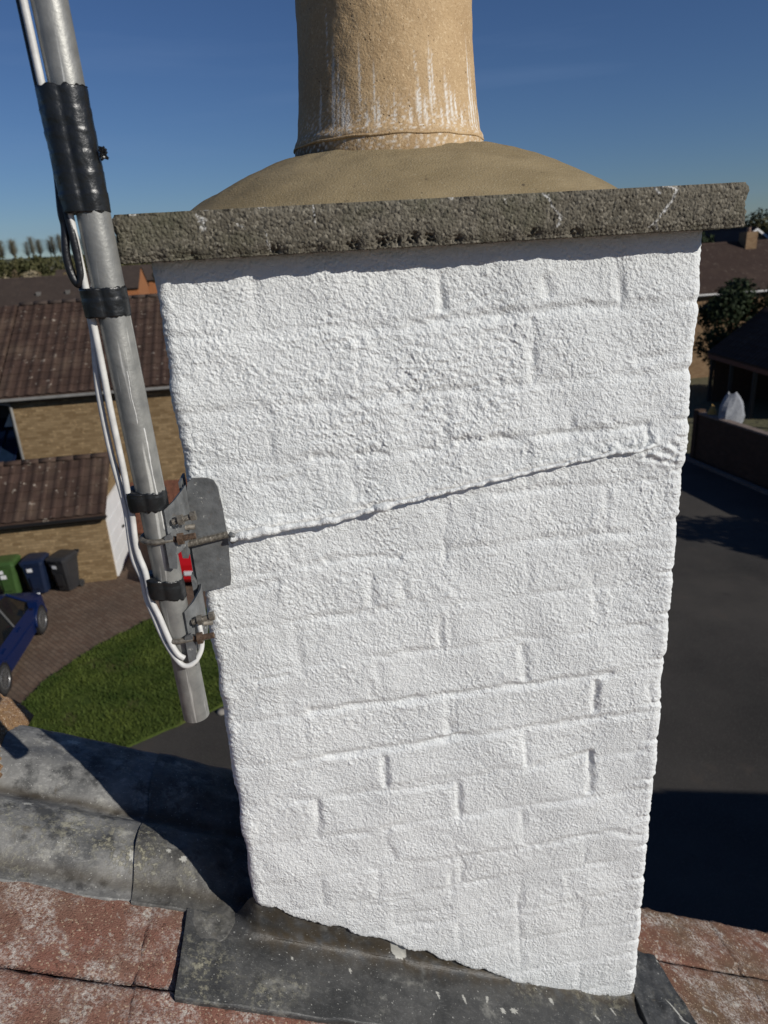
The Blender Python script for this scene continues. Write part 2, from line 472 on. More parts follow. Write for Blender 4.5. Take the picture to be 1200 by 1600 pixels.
M['leaf_pale'] = leaf_mat('pale_blossom_scrub', (0.22, 0.18, 0.11), (0.36, 0.30, 0.20), 0.6)
M['leaf_mid'] = leaf_mat('mid_green_leaf', (0.030, 0.050, 0.012), (0.060, 0.085, 0.024), 0.5)
M['sack'] = simple('grey_woven_sack', (0.26, 0.27, 0.29), 0.8, 0.25, 8, 60, 0.006)
M['sack_y'] = simple('yellow_sand_sack', (0.42, 0.26, 0.07), 0.8, 0.3, 9, 60, 0.006)
M['stone'] = simple('pale_stone', (0.25, 0.23, 0.20), 0.9, 0.2, 9)

# ------------------------------------------------------------------ mesh helpers
def link(o):
    COL.objects.link(o)
    return o

def tag(o, label, cat=None, group=None, kind=None):
    o['label'] = label
    if cat:
        o['category'] = cat
    if group:
        o['group'] = group
    if kind:
        o['kind'] = kind
    return o

def empty(name, loc, yaw=0.0):
    o = bpy.data.objects.new(name, None)
    o.location = loc
    o.rotation_euler = (0, 0, yaw)
    o.empty_display_size = 0.2
    return link(o)

class MB:
    def __init__(s):
        s.v, s.f = [], []

    def add(s, verts, faces):
        k = len(s.v)
        s.v += [tuple(p) for p in verts]
        s.f += [tuple(i + k for i in f) for f in faces]
        return s

    def box(s, c, size, rot=None):
        hx, hy, hz = size[0] / 2, size[1] / 2, size[2] / 2
        vs = [Vector((x, y, z)) for z in (-hz, hz) for y in (-hy, hy) for x in (-hx, hx)]
        if rot:
            R = Euler(rot).to_matrix()
            vs = [R @ p for p in vs]
        c = Vector(c)
        return s.add([p + c for p in vs], [(0, 2, 3, 1), (4, 5, 7, 6), (0, 1, 5, 4), (2, 6, 7, 3), (0, 4, 6, 2), (1, 3, 7, 5)])

    def bbox(s, a, b):
        return s.box([(a[i] + b[i]) / 2 for i in range(3)], [abs(b[i] - a[i]) for i in range(3)])

    def tube(s, path, r, n=10, cap=True):
        path = [Vector(p) for p in path]
        rs = r if isinstance(r, (list, tuple)) else [r] * len(path)
        rings = []
        up = Vector((0.13, 0.31, 0.94)).normalized()
        u = None
        for i, p in enumerate(path):
            d = (path[min(i + 1, len(path) - 1)] - path[max(i - 1, 0)]).normalized()
            if u is None:
                u = d.cross(up)
                if u.length < 1e-3:
                    u = d.cross(Vector((1, 0, 0)))
            u = (u - d * u.dot(d)).normalized()
            w = d.cross(u)
            rings.append([p + (u * cos(2 * pi * k / n) + w * sin(2 * pi * k / n)) * rs[i] for k in range(n)])
        vs = [p for r_ in rings for p in r_]
        fs = [(i * n + k, i * n + (k + 1) % n, (i + 1) * n + (k + 1) % n, (i + 1) * n + k) for i in range(len(path) - 1) for k in range(n)]
        if cap:
            fs += [tuple(range(n - 1, -1, -1)), tuple((len(path) - 1) * n + k for k in range(n))]
        return s.add(vs, fs)

    def cyl(s, a, b, r, n=12):
        return s.tube([a, b], r, n)

    def prism(s, poly, axis, a, b):
        """polygon in the other two axes swept from a to b on axis (0 x, 1 y, 2 z)"""
        def P(q, t):
            return [(t, q[0], q[1]), (q[0], t, q[1]), (q[0], q[1], t)][axis]
        n = len(poly)
        vs = [P(q, a) for q in poly] + [P(q, b) for q in poly]
        fs = [tuple(range(n - 1, -1, -1)), tuple(range(n, 2 * n))]
        fs += [(i, (i + 1) % n, (i + 1) % n + n, i + n) for i in range(n)]
        return s.add(vs, fs)

    def mesh(s, name, mat, smooth=False, fix=True):
        me = bpy.data.meshes.new(name)
        me.from_pydata(s.v, [], s.f)
        if fix:
            import bmesh
            bm = bmesh.new()
            bm.from_mesh(me)
            bmesh.ops.recalc_face_normals(bm, faces=bm.faces)
            bm.to_mesh(me)
            bm.free()
        uvl = me.uv_layers.new(name='UVMap')
        nl = len(me.loops)
        cof = np.empty(len(me.vertices) * 3, np.float32)
        me.vertices.foreach_get('co', cof)
        cof = cof.reshape(-1, 3)
        vi = np.empty(nl, np.int32)
        me.loops.foreach_get('vertex_index', vi)
        uv = np.zeros((nl, 2), np.float32)
        for p in me.polygons:
            nx, ny, nz_ = (abs(q) for q in p.normal)
            sl = slice(p.loop_start, p.loop_start + p.loop_total)
            c = cof[vi[sl]]
            if nz_ > nx and nz_ > ny:
                uv[sl] = c[:, :2]
            elif ny >= nx:
                uv[sl] = c[:, [0, 2]]
            else:
                uv[sl] = c[:, [1, 2]]
        uvl.data.foreach_set('uv', uv.ravel())
        if mat:
            me.materials.append(mat)
        if smooth:
            me.shade_smooth()
        return me

    def build(s, name, mat, parent=None, smooth=False, fix=True):
        o = bpy.data.objects.new(name, s.mesh(name, mat, smooth, fix))
        o.parent = parent
        return link(o)

def obj_from(me, name, parent=None):
    o = bpy.data.objects.new(name, me)
    o.parent = parent
    return link(o)

def np_mesh(name, V, F, mat, attrs=None, smooth=True, normals=None):
    me = bpy.data.meshes.new(name)
    V = np.asarray(V, np.float32)
    F = np.asarray(F, np.int32)
    me.vertices.add(len(V))
    me.vertices.foreach_set('co', V.ravel())
    k = F.shape[1]
    me.loops.add(F.size)
    me.loops.foreach_set('vertex_index', F.ravel())
    me.polygons.add(len(F))
    me.polygons.foreach_set('loop_start', np.arange(0, F.size, k, dtype=np.int32))
    me.polygons.foreach_set('use_smooth', np.full(len(F), smooth, bool))
    me.update(calc_edges=True)
    if attrs:
        for an, a in attrs.items():
            at = me.attributes.new(an, 'FLOAT', 'POINT')
            at.data.foreach_set('value', np.asarray(a, np.float32).ravel())
    me.materials.append(mat)
    if normals is not None:
        me.normals_split_custom_set_from_vertices([tuple(q) for q in np.asarray(normals, float)])
    return me

def grid_faces(nr, nc, closed=False):
    i = np.arange(nr - 1)[:, None]
    j = np.arange(nc if closed else nc - 1)[None, :]
    jn = (j + 1) % nc
    return np.stack([i * nc + j, i * nc + jn, (i + 1) * nc + jn, (i + 1) * nc + j], -1).reshape(-1, 4)

def bandnoise(shape, dx, lam, bw=0.45, seed=0, ani=(1, 1)):
    """band-passed noise with unit spread; dx = (row step, column step) in metres"""
    r = np.random.default_rng(seed)
    f = np.fft.rfft2(r.standard_normal(shape))
    fy = np.fft.fftfreq(shape[0], dx[0])[:, None] * ani[0]
    fx = np.fft.rfftfreq(shape[1], dx[1])[None, :] * ani[1]
    k = np.sqrt(fx * fx + fy * fy) * lam + 1e-9
    f *= np.exp(-(np.log(k) / bw) ** 2 / 2)
    g = np.fft.irfft2(f, s=shape)
    return g / (g.std() + 1e-12)

def sstep(a, b, x):
    t = np.clip((x - a) / (b - a), 0, 1)
    return t * t * (3 - 2 * t)

# ------------------------------------------------------------------ near frame: x along the chimney face, y away from the viewer, z up from the slab underside
PSI = radians(6.5)
NO = Vector((0, 0.9, 8.0))
Rn = Matrix.Rotation(PSI, 3, 'Z')
def near(s, y, z):
    return NO + Rn @ Vector((s, y, z))
def near_thing(name, base, label, cat, group=None):
    e = empty(name, near(*base), PSI)
    e['base'] = base
    tag(e, label, cat, group)
    return e
def near_part(mb, name, mat, parent, smooth=False, base=None):
    b = base or parent['base']
    q = MB()
    q.v = [(p[0] - b[0], p[1] - b[1], p[2] - b[2]) for p in mb.v]
    q.f = mb.f
    return q.build(name, mat, parent, smooth)
def near_np(V, F, name, mat, parent, attrs=None, base=None, normals=None, smooth=True):
    b = base or parent['base']
    me = np_mesh(name, np.asarray(V) - np.array(list(b)), F, mat, attrs, smooth, normals)
    return obj_from(me, name, parent)

MR = -0.46                      # roof fall per metre to the right
def roof_z(s):
    return -1.195 + MR * s

# ================================================================== THE SETTING
def sheet(name, poly, z, mat, kind='structure', label=None):
    mb = MB().add([(x, y, z) for x, y in poly], [tuple(range(len(poly)))])
    o = mb.build(name, mat, None, fix=False)
    o['kind'] = kind
    if label:
        o['label'] = label
    return o

sheet('ground', [(-2500, -600), (2500, -600), (2500, 4000), (-2500, 4000)], 0.0, M['field'], label='rough green and brown ground reaching the horizon')
sheet('road', [(-16, -14), (14.5, -14), (12.6, 17), (12.45, 21), (11.75, 25.6), (10.6, 30), (-16, 26)], 0.004, M['tarmac'], label='dark tarmac road court below the roof')
sheet('driveway', [(-16, 8.6), (-7.0, 9.2), (-6.0, 11.2), (-4.9, 13.4), (-3.0, 13.9), (-1.2, 14.6), (-0.8, 19.5), (-5.0, 22.2), (-16, 22.2)], 0.008, M['paving'], label='brown block paved driveway in front of the garage')

# lawn: a low raised bed of turf with grass blades
def smooth_poly(pts, it=2):
    for _ in range(it):
        q = []
        for i in range(len(pts)):
            a, b_ = pts[i], pts[(i + 1) % len(pts)]
            q += [(a[0] * .75 + b_[0] * .25, a[1] * .75 + b_[1] * .25), (a[0] * .25 + b_[0] * .75, a[1] * .25 + b_[1] * .75)]
        pts = q
    return pts
lawn_pts = smooth_poly([(-7.45, 11.2), (-7.25, 12.4), (-6.84, 13.5), (-6.13, 14.75), (-5.4, 15.35), (-4.2, 15.6), (-2.8, 15.4), (-1.8, 14.6), (-1.7, 13.4), (-2.4, 12.2), (-3.27, 11.45), (-4.09, 10.86), (-4.86, 10.3), (-6.2, 9.6), (-7.3, 10.0)])
lawn_pts = smooth_poly([(x + rnd.uniform(-.05, .05), y + rnd.uniform(-.05, .05)) for x, y in lawn_pts], 1)
lawn = MB().prism(lawn_pts, 2, 0.005, 0.05).build('lawn', M['grass'])
lawn['kind'] = 'structure'
lawn['label'] = 'rounded patch of green lawn beside the driveway'
def inside(x, y, P):
    c = False
    for i in range(len(P)):
        (x1, y1), (x2, y2) = P[i], P[i - 1]
        if (y1 > y) != (y2 > y) and x < (x2 - x1) * (y - y1) / (y2 - y1) + x1:
            c = not c
    return c
gv, gf = [], []
bald = [(-6.15, 11.75, .35), (-3.9, 12.9, .3)]
while len(gf) < 22000:
    x, y = rnd.uniform(-7.5, -1.6), rnd.uniform(9.6, 15.7)
    if not inside(x, y, lawn_pts):
        continue
    if any(hypot(x - a, y - c_) < r_ * rnd.uniform(.6, 1.1) and rnd.random() < .7 for a, c_, r_ in bald):
        continue
    a = rnd.uniform(0, 2 * pi)
    hgt = rnd.uniform(.03, .075)
    lx, ly = rnd.uniform(-.03, .03), rnd.uniform(-.03, .03)
    w = .012
    k = len(gv)
    gv += [(x - w * cos(a), y - w * sin(a), .048), (x + w * cos(a), y + w * sin(a), .048), (x + lx, y + ly, .05 + hgt)]
    gf.append((k, k + 1, k + 2))
g = obj_from(np_mesh('grass_blades', gv, gf, M['leaf_grass'] if 'leaf_grass' in M else leaf_mat('grass_blade', (0.030, 0.055, 0.007), (0.085, 0.112, 0.019), 1.3), smooth=False), 'grass')
tag(g, 'short green grass blades covering the lawn', kind='stuff')

# far hill under the tree belt
hx = np.linspace(-1500, 1500, 90)
hy = np.array([110, 150, 200, 260, 320, 380, 460, 700, 1100, 1800])
hz_ = np.array([0.02, 1.0, 4.0, 9.0, 13.5, 15.6, 16.5, 18, 20, 22])
HX, HY = np.meshgrid(hx, hy)
HZ = np.repeat(hz_[:, None], len(hx), 1) * (1 + .06 * np.sin(HX / 190) + .05 * np.sin(HX / 71 + 1)) * (0.55 + 0.45 / (1 + np.exp((HX + 20) / 60)))
hill = obj_from(np_mesh('hill', np.stack([HX, HY, HZ + .05], -1).reshape(-1, 3), grid_faces(len(hy), len(hx)), M['field']), 'hill')
hill['kind'] = 'structure'
hill['label'] = 'low hill rising behind the houses'

# ================================================================== OWN HOUSE (roof we stand on)
house = near_thing('brick_house', (-0.80, 4.0 - 8.0 + 0.20, -8.0), 'house whose tiled roof carries the white chimney, in the foreground', 'house')
RIDGE_S = -0.80
RIDGE_Z = roof_z(RIDGE_S)
S_R, S_L = 3.1, -4.7
zR, zL = roof_z(S_R), RIDGE_Z - (S_R - RIDGE_S) * -MR
Y0, Y1 = 0.215, -8.6              # gable wall plane, far gable
mb = MB().prism([(S_L + .25, -8.0), (S_R - .25, -8.0), (S_R - .25, zR - .02), (RIDGE_S, RIDGE_Z - .22), (S_L + .25, zR - .02)], 1, Y1, Y0)
near_part(mb, 'wall', M['buff'], house)
mb = MB().prism([(-0.235, -8.0), (0.41, -8.0), (0.41, -1.40), (-0.235, -1.40)], 1, Y0 + .002, 0.43)
near_part(mb, 'chimney_breast', M['buff'], house)
# sarking board under the tiles (two slopes)
roofb = MB()
th = .05
roofb.prism([(RIDGE_S, RIDGE_Z - .03), (S_R, zR - .03), (S_R, zR - .03 - th), (RIDGE_S, RIDGE_Z - .03 - th)], 1, Y1 - .05, 0.225)
roofb.prism([(RIDGE_S - .001, RIDGE_Z - .03), (S_L, zR - .03), (S_L, zR - .03 - th), (RIDGE_S - .001, RIDGE_Z - .03 - th)], 1, Y1 - .05, 0.225)
roof = near_part(roofb, 'roof', M['tile_r'], house)
roof_base = house['base']

# near roof tiles, each one a piece of its own.  Tile spans s0..s1 (downslope), y0..y1
SL = sqrt(1 + MR * MR)
def tile_mesh(ds, w, seed, verge=0.0, fine=True):
    """slab tile in slope coordinates: a downslope, w across, top at 0"""
    nu, nv = (56, 44) if fine else (6, 5)
    L = ds * SL
    u = np.linspace(0, 1, nu)
    v = np.linspace(0, 1, nv)
    U, Vv = np.meshgrid(u, v, indexing='ij')
    r = np.random.default_rng(seed)
    n1 = bandnoise((nu, nv), (L / nu, w / nv), .05, .5, seed) * .0006 + bandnoise((nu, nv), (L / nu, w / nv), .014, .4, seed + 1) * .0003
    edge = np.minimum(np.minimum(U, 1 - U) * L, np.minimum(Vv, 1 - Vv) * w)
    z = n1 - .004 * np.exp(-edge / .003)
    z += .0020 * np.exp(-((Vv - .5) / .35) ** 2)
    Y = Vv * w
    if verge:
        ed = bandnoise((nu, nv), (L / nu, w / nv), .04, .6, seed + 2)[:, :1] * .003
        Y = Y + np.where(Vv > .98, ed, 0)
    top = np.stack([U * L, Y, z], -1)
    bot = np.stack([U * L, Y, np.full_like(z, -.016)], -1)
    V_ = np.concatenate([top.reshape(-1, 3), bot.reshape(-1, 3)])
    F = [grid_faces(nu, nv)[:, ::-1]]
    k = nu * nv
    F.append(grid_faces(nu, nv) + k)
    def strip(idx):
        idx = np.asarray(idx)
        return np.stack([idx[:-1], idx[1:], idx[1:] + k, idx[:-1] + k], -1)
    for e in (np.arange(nv), np.arange(nv) + (nu - 1) * nv, np.arange(nu) * nv, np.arange(nu) * nv + nv - 1):
        F.append(strip(e))
    return V_, np.concatenate(F)
slope_ang = math.atan(-MR)
def place_tile(s_top, y_near, ds, w, lift, seed, mat, verge=0.0, tilt=0.006):
    V_, F = tile_mesh(ds, w, seed, verge)
    me = np_mesh('tile', V_, F, mat)
    o = obj_from(me, 'tile', roof)
    # local frame: x downslope, y into depth, z roof normal
    o.location = (s_top - roof_base[0], y_near - roof_base[1], roof_z(s_top) + lift - roof_base[2])
    o.rotation_euler = (0, slope_ang + tilt, 0)
    return o
k = 0
TW = 0.30
tails = [-0.658, -0.366, -0.074, 0.218, 0.510, 0.802, 1.094, 1.386, 1.678]
for i in range(len(tails) - 1):
    s0, s1 = tails[i] - .06, tails[i + 1]
    first = -0.403 if i == 0 else (-0.103 - .30 if i % 2 == 0 else -0.103 - .15)
    right = s1 > .45
    ys = []
    if i == 0:
        ys = [-1.0, -.7025, -.4015, -.1015]
        ys = [(-.7025, .30), (-.4015, .298), (-.1015, .298)]
    elif right:
        ys = [(-.787, .298), (-.488, .298), (-.189, .298), (.1105, .138)]
    else:
        ys = [(-.7025, .298), (-.4015, .298), (-.1015, .298)]
    for (y0, w) in ys:
        if not right and y0 + w > .2 and s1 > -.3:
            w = .08
        place_tile(s0, y0, s1 - s0, w, .002 + .0008 * rnd.random(), 100 + k, M['tile_r'] if right else M['tile'], verge=1.0 if (right and y0 > .1) else 0)
        k += 1

# ridge tile at the top left
def ridge_tile(y0, y1, seed):
    nu, nv = 40, 90
    r = .118
    a = np.linspace(-1.18, 1.18, nu)
    yy = np.linspace(y0, y1, nv)
    A, Y = np.meshgrid(a, yy, indexing='ij')
    nn_ = bandnoise((nu, nv), (.006, .006), .02, .5, seed) * .0012
    R_ = r + nn_
    base = RIDGE_Z + .055
    X = RIDGE_S + np.sin(A) * R_
    Z = base - r + np.cos(A) * R_
    outer = np.stack([X, Y, Z], -1).reshape(-1, 3)
    X2 = RIDGE_S + np.sin(A) * (r - .018)
    Z2 = base - r + np.cos(A) * (r - .018)
    inner = np.stack([X2, Y, Z2], -1).reshape(-1, 3)
    k = nu * nv
    F = [grid_faces(nu, nv), grid_faces(nu, nv)[:, ::-1] + k]
    for e in (np.arange(nv), np.arange(nv) + (nu - 1) * nv, np.arange(nu) * nv, np.arange(nu) * nv + nv - 1):
        F.append(np.stack([e[:-1], e[1:], e[1:] + k, e[:-1] + k], -1))
    return near_np(np.concatenate([outer, inner]), np.concatenate(F), 'ridge_tile', M['ridge'], roof, base=roof_base)
ridge_tile(-.05, .40, 3)
ridge_tile(-.505, -.055, 4)
ridge_tile(-.96, -.51, 5)

# ---------------------------------------------------------------- lead work
def lead_attrs(P, seed, spots=(), wh=(), br=None):
    """P: n x 3 near-frame points; blotches of lichen, paint drips and brown wash"""
    r = np.random.default_rng(seed)
    li = np.zeros(len(P))
    for (s, y, rad, w) in spots:
        li = np.maximum(li, w * np.exp(-(((P[:, 0] - s) ** 2 + (P[:, 1] - y) ** 2) / rad ** 2)))
    wt = np.zeros(len(P))
    for (s, y, ra, rb, ang) in wh:
        dx, dy = P[:, 0] - s, P[:, 1] - y
        a = dx * cos(ang) + dy * sin(ang)
        b_ = -dx * sin(ang) + dy * cos(ang)
        wt = np.maximum(wt, (((a / ra) ** 2 + (b_ / rb) ** 2) < 1 + .5 * np.sin(7 * np.arctan2(b_, a))).astype(float))
    brn = np.zeros(len(P)) if br is None else br
    return {'lichen': np.clip(li, 0, 1), 'white': wt, 'brown': brn}

# apron in front of the stack
CONTACT_S = [-.40, -.249, -.044, .067, .272, .30, .42, .56]
CONTACT_Z = [-.93, -.996, -1.121, -1.193, -1.324, -1.343, -1.368, -1.43]
nS, nP = 520, 130
ss = np.linspace(-.366, .475, nS)
pp = np.linspace(0, 1, nP)
S, Pq = np.meshgrid(ss, pp, indexing='ij')
con = np.interp(ss, CONTACT_S, CONTACT_Z)
up = np.maximum(con + .014 - (roof_z(ss) + .012), .012)
up = (.03 + (up - .03) * sstep(-.30, -.249, ss))[:, None]
flat = .124
tot = up + flat
q = Pq * tot - up                       # <0 up the wall, >0 over the tiles
rr = .022
dd = np.where(q > rr, q, np.where(q > -rr, (q + rr) ** 2 / (4 * rr), 0))
zz = np.where(q > rr, 0, np.where(q > -rr, (rr - q) ** 2 / (4 * rr), -q))
wrap = sstep(-.305, -.247, S)
dd = dd * wrap + q * (1 - wrap)
zz = zz * wrap
xs_r = sstep(.418, .44, S)
zz = zz * (1 - .8 * xs_r)
lap = .003 * sstep(-.010, -.014, S)     # left sheet laps over the right one
wob = bandnoise(S.shape, (.0019, .0012), .13, .5, 51) * .0013 + bandnoise(S.shape, (.0019, .0012), .035, .5, 52) * .0002
ride = .004 * sstep(.60, 0, np.abs(q)) * 0
ap = np.stack([S, -dd + .003, roof_z(S) + .010 + zz + lap + wob * (.3 + .7 * sstep(0, .03, np.maximum(q, 0)))], -1)
ap[..., 1] += -wob * .5 * (q < 0)
ap[:, -1, 2] -= .006
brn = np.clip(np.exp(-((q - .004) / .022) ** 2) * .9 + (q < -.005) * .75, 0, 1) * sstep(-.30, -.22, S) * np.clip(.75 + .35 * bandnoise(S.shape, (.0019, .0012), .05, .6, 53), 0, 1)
apf = ap.reshape(-1, 3)
drips = [(-.107, -.034, .0022, .0045, .2), (.038, -.05, .002, .006, .25), (.083, -.052, .002, .0085, .2), (.126, -.045, .002, .007, -.3), (-.2, -.03, .0016, .003, 0), (-.062, -.018, .0016, .0022, 0), (-.06, -.05, .0013, .004, 0), (.17, -.06, .006, .005, 0), (.15, -.062, .004, .005, .4), (.02, -.07, .003, .004, 0), (.30, -.045, .002, .007, .4), (.33, -.05, .002, .006, .5), (.25, -.03, .003, .006, .3), (-.02, .002, .012, .004, 0), (.012, -.045, .0018, .003, 0), (.005, -.06, .0018, .002, 0), (.225, -.02, .002, .004, 0), (.19, -.035, .002, .004, 0), (.37, -.03, .002, .007, .4), (.07, -.03, .003, .002, 0)]
at = lead_attrs(apf, 1, spots=[(-.325, -.062, .034, 1.0), (-.33, -.095, .03, .8), (-.352, -.03, .02, .5), (-.24, -.10, .03, .6), (-.20, -.075, .02, .5), (.21, .0, .03, .7), (.32, -.02, .03, .5), (.38, -.01, .03, .5)], wh=[d_ for i_, d_ in enumerate(drips) if i_ not in (5, 6, 9, 10, 14, 15, 16, 17, 19)], br=brn.ravel())
F = grid_faces(nS, nP)
near_np(apf, F, 'lead_apron', M['lead'], roof, at, base=roof_base)
# exposed turned edge of the apron, a strip with thickness
mb = MB()
for i in range(0, nS - 4, 4):
    a, c_ = ap[i, -1], ap[i + 4, -1]
    mb.add([a, c_, c_ + np.array([0, 0, -.006]), a + np.array([0, 0, -.006])], [(0, 1, 2, 3)])
near_part(mb, 'lead_edge', M['lead'], roof, base=roof_base)

# saddle up-slope of the stack: sheets dressed over two rolls, then turned down at the verge
def roll_profile(d):
    """height over the roof plane for depth d (metres away from the face)"""
    h = .006 + 0 * d
    h = h + .042 * np.exp(-np.abs((d - .130) / .056) ** 3.6)
    h = h + .046 * np.exp(-np.abs((d - .290) / .078) ** 3.2)
    h = h + .010 * np.exp(-((d - .36) / .02) ** 2)
    h = h - .10 * sstep(.375, .43, d)
    return h
def saddle(s0, s1, lift, seed, dmin_fn, mat, name, corner=False, spots=(), wh=()):
    ns, nd = int((s1 - s0) / .0014), 300
    s = np.linspace(s0, s1, ns)
    w = np.linspace(0, 1, nd)
    S, W = np.meshgrid(s, w, indexing='ij')
    dm = dmin_fn(s)[:, None]
    D = dm + (.425 - dm) * W
    D = D + .006 * np.sin(S * 21) * sstep(.06, .2, D)
    h = roll_profile(D)
    if corner:
        # dressed up the side of the stack and pinched at its front corner
        pinch = sstep(-.36, -.27, S)
        h = h * (1 - .55 * pinch) + pinch * .010
        flap = np.exp(-((S + .335) / .04) ** 2 - ((D - .012) / .05) ** 2)
        h = h + .004 * flap
        upst = sstep(-.262, -.249, S) * sstep(.0, .03, D)
        h = h + .10 * upst
        fold = np.exp(-((S + .262 - (D - .02) * .25) / .008) ** 2) * np.exp(-((D - .02) / .05) ** 2)
        h = h + .012 * fold
    b1 = bandnoise(S.shape, (.0014, .0014), .10, .5, seed) * .0011
    b2 = bandnoise(S.shape, (.0014, .0014), .03, .5, seed + 1) * .0002
    h = h + lift + b1 + b2
    # turned edge shows thickness
    h[:, 0] -= .006
    P = np.stack([S, D, roof_z(S) + h], -1)
    Pf = P.reshape(-1, 3)
    at = lead_attrs(Pf, seed, spots, wh, br=np.clip(.95 * np.exp(-((D - .203) / .010) ** 2) + .8 * np.exp(-((D - .060) / .012) ** 2), 0, 1).ravel() * .75)
    return near_np(Pf, grid_faces(ns, nd)[:, ::-1], name, mat, roof, at, base=roof_base)
saddle(-.705, -.436, .0, 61, lambda s: .032 + .004 * np.sin(s * 40), M['lead_old'], 'lead_saddle',
       spots=[(-.60, .11, .035, .6), (-.55, .13, .04, .8), (-.50, .12, .035, .9), (-.66, .12, .03, .7), (-.47, .10, .03, .9), (-.50, .3, .03, .4), (-.62, .06, .025, .5)],
       wh=[(-.63, .16, .007, .004, .4), (-.60, .33, .01, .006, .1), (-.64, .36, .008, .005, .3), (-.455, .095, .006, .009, .2)])
saddle(-.452, -.2455, .0035, 71, lambda s: .030 - .052 * np.exp(-((s + .325) / .032) ** 4), M['lead_mid'], 'lead_saddle', corner=True,
       spots=[(-.44, .10, .03, 1.0), (-.43, .14, .03, .7), (-.37, .08, .02, .5), (-.33, .02, .02, .4)],
       wh=[(-.375, .10, .006, .004, .5), (-.40, .11, .004, .003, 0)])
# sheet on the right side of the stack
ns, nd = 110, 150
s = np.linspace(.4295, .537, ns)
w = np.linspace(0, 1, nd)
S, W = np.meshgrid(s, w, indexing='ij')
dtop = (.125 - .16 * (S - .43))
D = -.16 + (dtop + .16) * W
S2 = S - (W - .7) * .030 * sstep(.46, .535, S)
h = .0150 + .003 * sstep(.46, .43, S) + bandnoise(S.shape, (.0012, .0013), .06, .6, 81) * .0016
h[-1, :] -= .008
h[0, :] -= .014
h[:, -1] -= .008
P = np.stack([S2, D, roof_z(S2) + h], -1).reshape(-1, 3)
at = lead_attrs(P, 3, spots=[(.52, .0, .02, .5)], wh=[(.525, .09, .0022, .002, 0), (.505, -.005, .0018, .02, .55), (.517, -.03, .0018, .014, .7)])
near_np(P, grid_faces(ns, nd)[:, ::-1], 'lead_soaker', M['lead'], roof, at, base=roof_base)

# ================================================================== CHIMNEY
chim = near_thing('chimney', (0.087, 0.22, -1.40), 'white painted brick chimney stack with concrete capping slab and buff clay pot', 'chimney')
XL, XR, DEP = -.249, .4235, .44
core = MB().bbox((XL + .010, .010, -1.7), (XR - .010, DEP - .010, -.001))
near_part(core, 'brick_core', M['core'], chim)

RC = .010
cols = []                                # (x, y, nx, ny, kind)
for y in np.linspace(DEP - RC, RC, 46)[:-1]:
    cols.append((XL, y, -1, 0))
for a in np.linspace(pi, 1.5 * pi, 9)[:-1]:
    cols.append((XL + RC + RC * cos(a), RC + RC * sin(a), cos(a), sin(a)))
NF = 545
for x in np.linspace(XL + RC, XR - RC, NF)[:-1]:
    cols.append((x, 0, 0, -1))
for a in np.linspace(1.5 * pi, 2 * pi, 9)[:-1]:
    cols.append((XR - RC + RC * cos(a), RC + RC * sin(a), cos(a), sin(a)))
for y in np.linspace(RC, DEP - RC, 46)[:-1]:
    cols.append((XR, y, 1, 0))
for a in np.linspace(0, .5 * pi, 5)[:-1]:
    cols.append((XR - RC + RC * cos(a), DEP - RC + RC * sin(a), cos(a), sin(a)))
for x in np.linspace(XR - RC, XL + RC, 30)[:-1]:
    cols.append((x, DEP, 0, 1))
for a in np.linspace(.5 * pi, pi, 5)[:-1]:
    cols.append((XL + RC + RC * cos(a), DEP - RC + RC * sin(a), cos(a), sin(a)))
cols = np.array(cols)
NC = len(cols)
# perimeter length coordinate and front coordinate
fx = cols[:, 0].copy()
is_front = cols[:, 3] < -.5
NVR = 1060
dz = 1.40 / NVR
dxu = (XR - XL) / NF
# relief fields on a regular (z, x) raster over the front face, z from +0.005 down to -1.40
HXn = 600
gx = np.linspace(XL - .03, XR + .03, HXn)
gz = np.linspace(.005, -1.405, NVR)
stp = (1.41 / NVR, (XR - XL + .06) / HXn)
sh = (NVR, HXn)
GX, GZ = np.meshgrid(gx, gz)
low = bandnoise(sh, stp, .22, .5, 1)
low2 = bandnoise(sh, stp, .10, .5, 2)
mid = bandnoise(sh, stp, .030, .45, 3)
st0 = bandnoise(sh, stp, .0052, .30, 8)
st1 = bandnoise(sh, stp, .0115, .36, 4)
st2 = bandnoise(sh, stp, .0078, .34, 5)
st3 = bandnoise(sh, stp, .0165, .40, 6, ani=(.8, 1.25))
amp = 1 / (1 + np.exp(-(bandnoise(sh, stp, .13, .6, 7) * 2.2)))
rough_zone = np.exp(-((GX - .05) / .24) ** 2 - ((GZ + .17) / .16) ** 2) + .55 * np.exp(-((GX - .36) / .10) ** 2 - ((GZ + .45) / .25) ** 2) + .5 * np.exp(-((GX + .06) / .12) ** 2 - ((GZ + .43) / .10) ** 2) + .4 * np.exp(-((GX - .10) / .2) ** 2 - ((GZ + .68) / .08) ** 2)
amp2 = 1 / (1 + np.exp(-2.2 * bandnoise(sh, stp, .05, .6, 9)))
amp = .06 + .75 * amp + .55 * amp2 * (.4 + .6 * amp) + .75 * rough_zone
def blob(n):                               # raised soft grains
    return np.where(n > 0, n ** 1.25, -.55 * np.abs(n) ** .9)
H = low * .0010 + low2 * .00030 + mid * .00010
H += amp * (blob(st1) * .00008 + blob(st2) * .00017 + blob(st0) * .00021 + st3 * .00026 * (.08 + 1.1 * rough_zone))
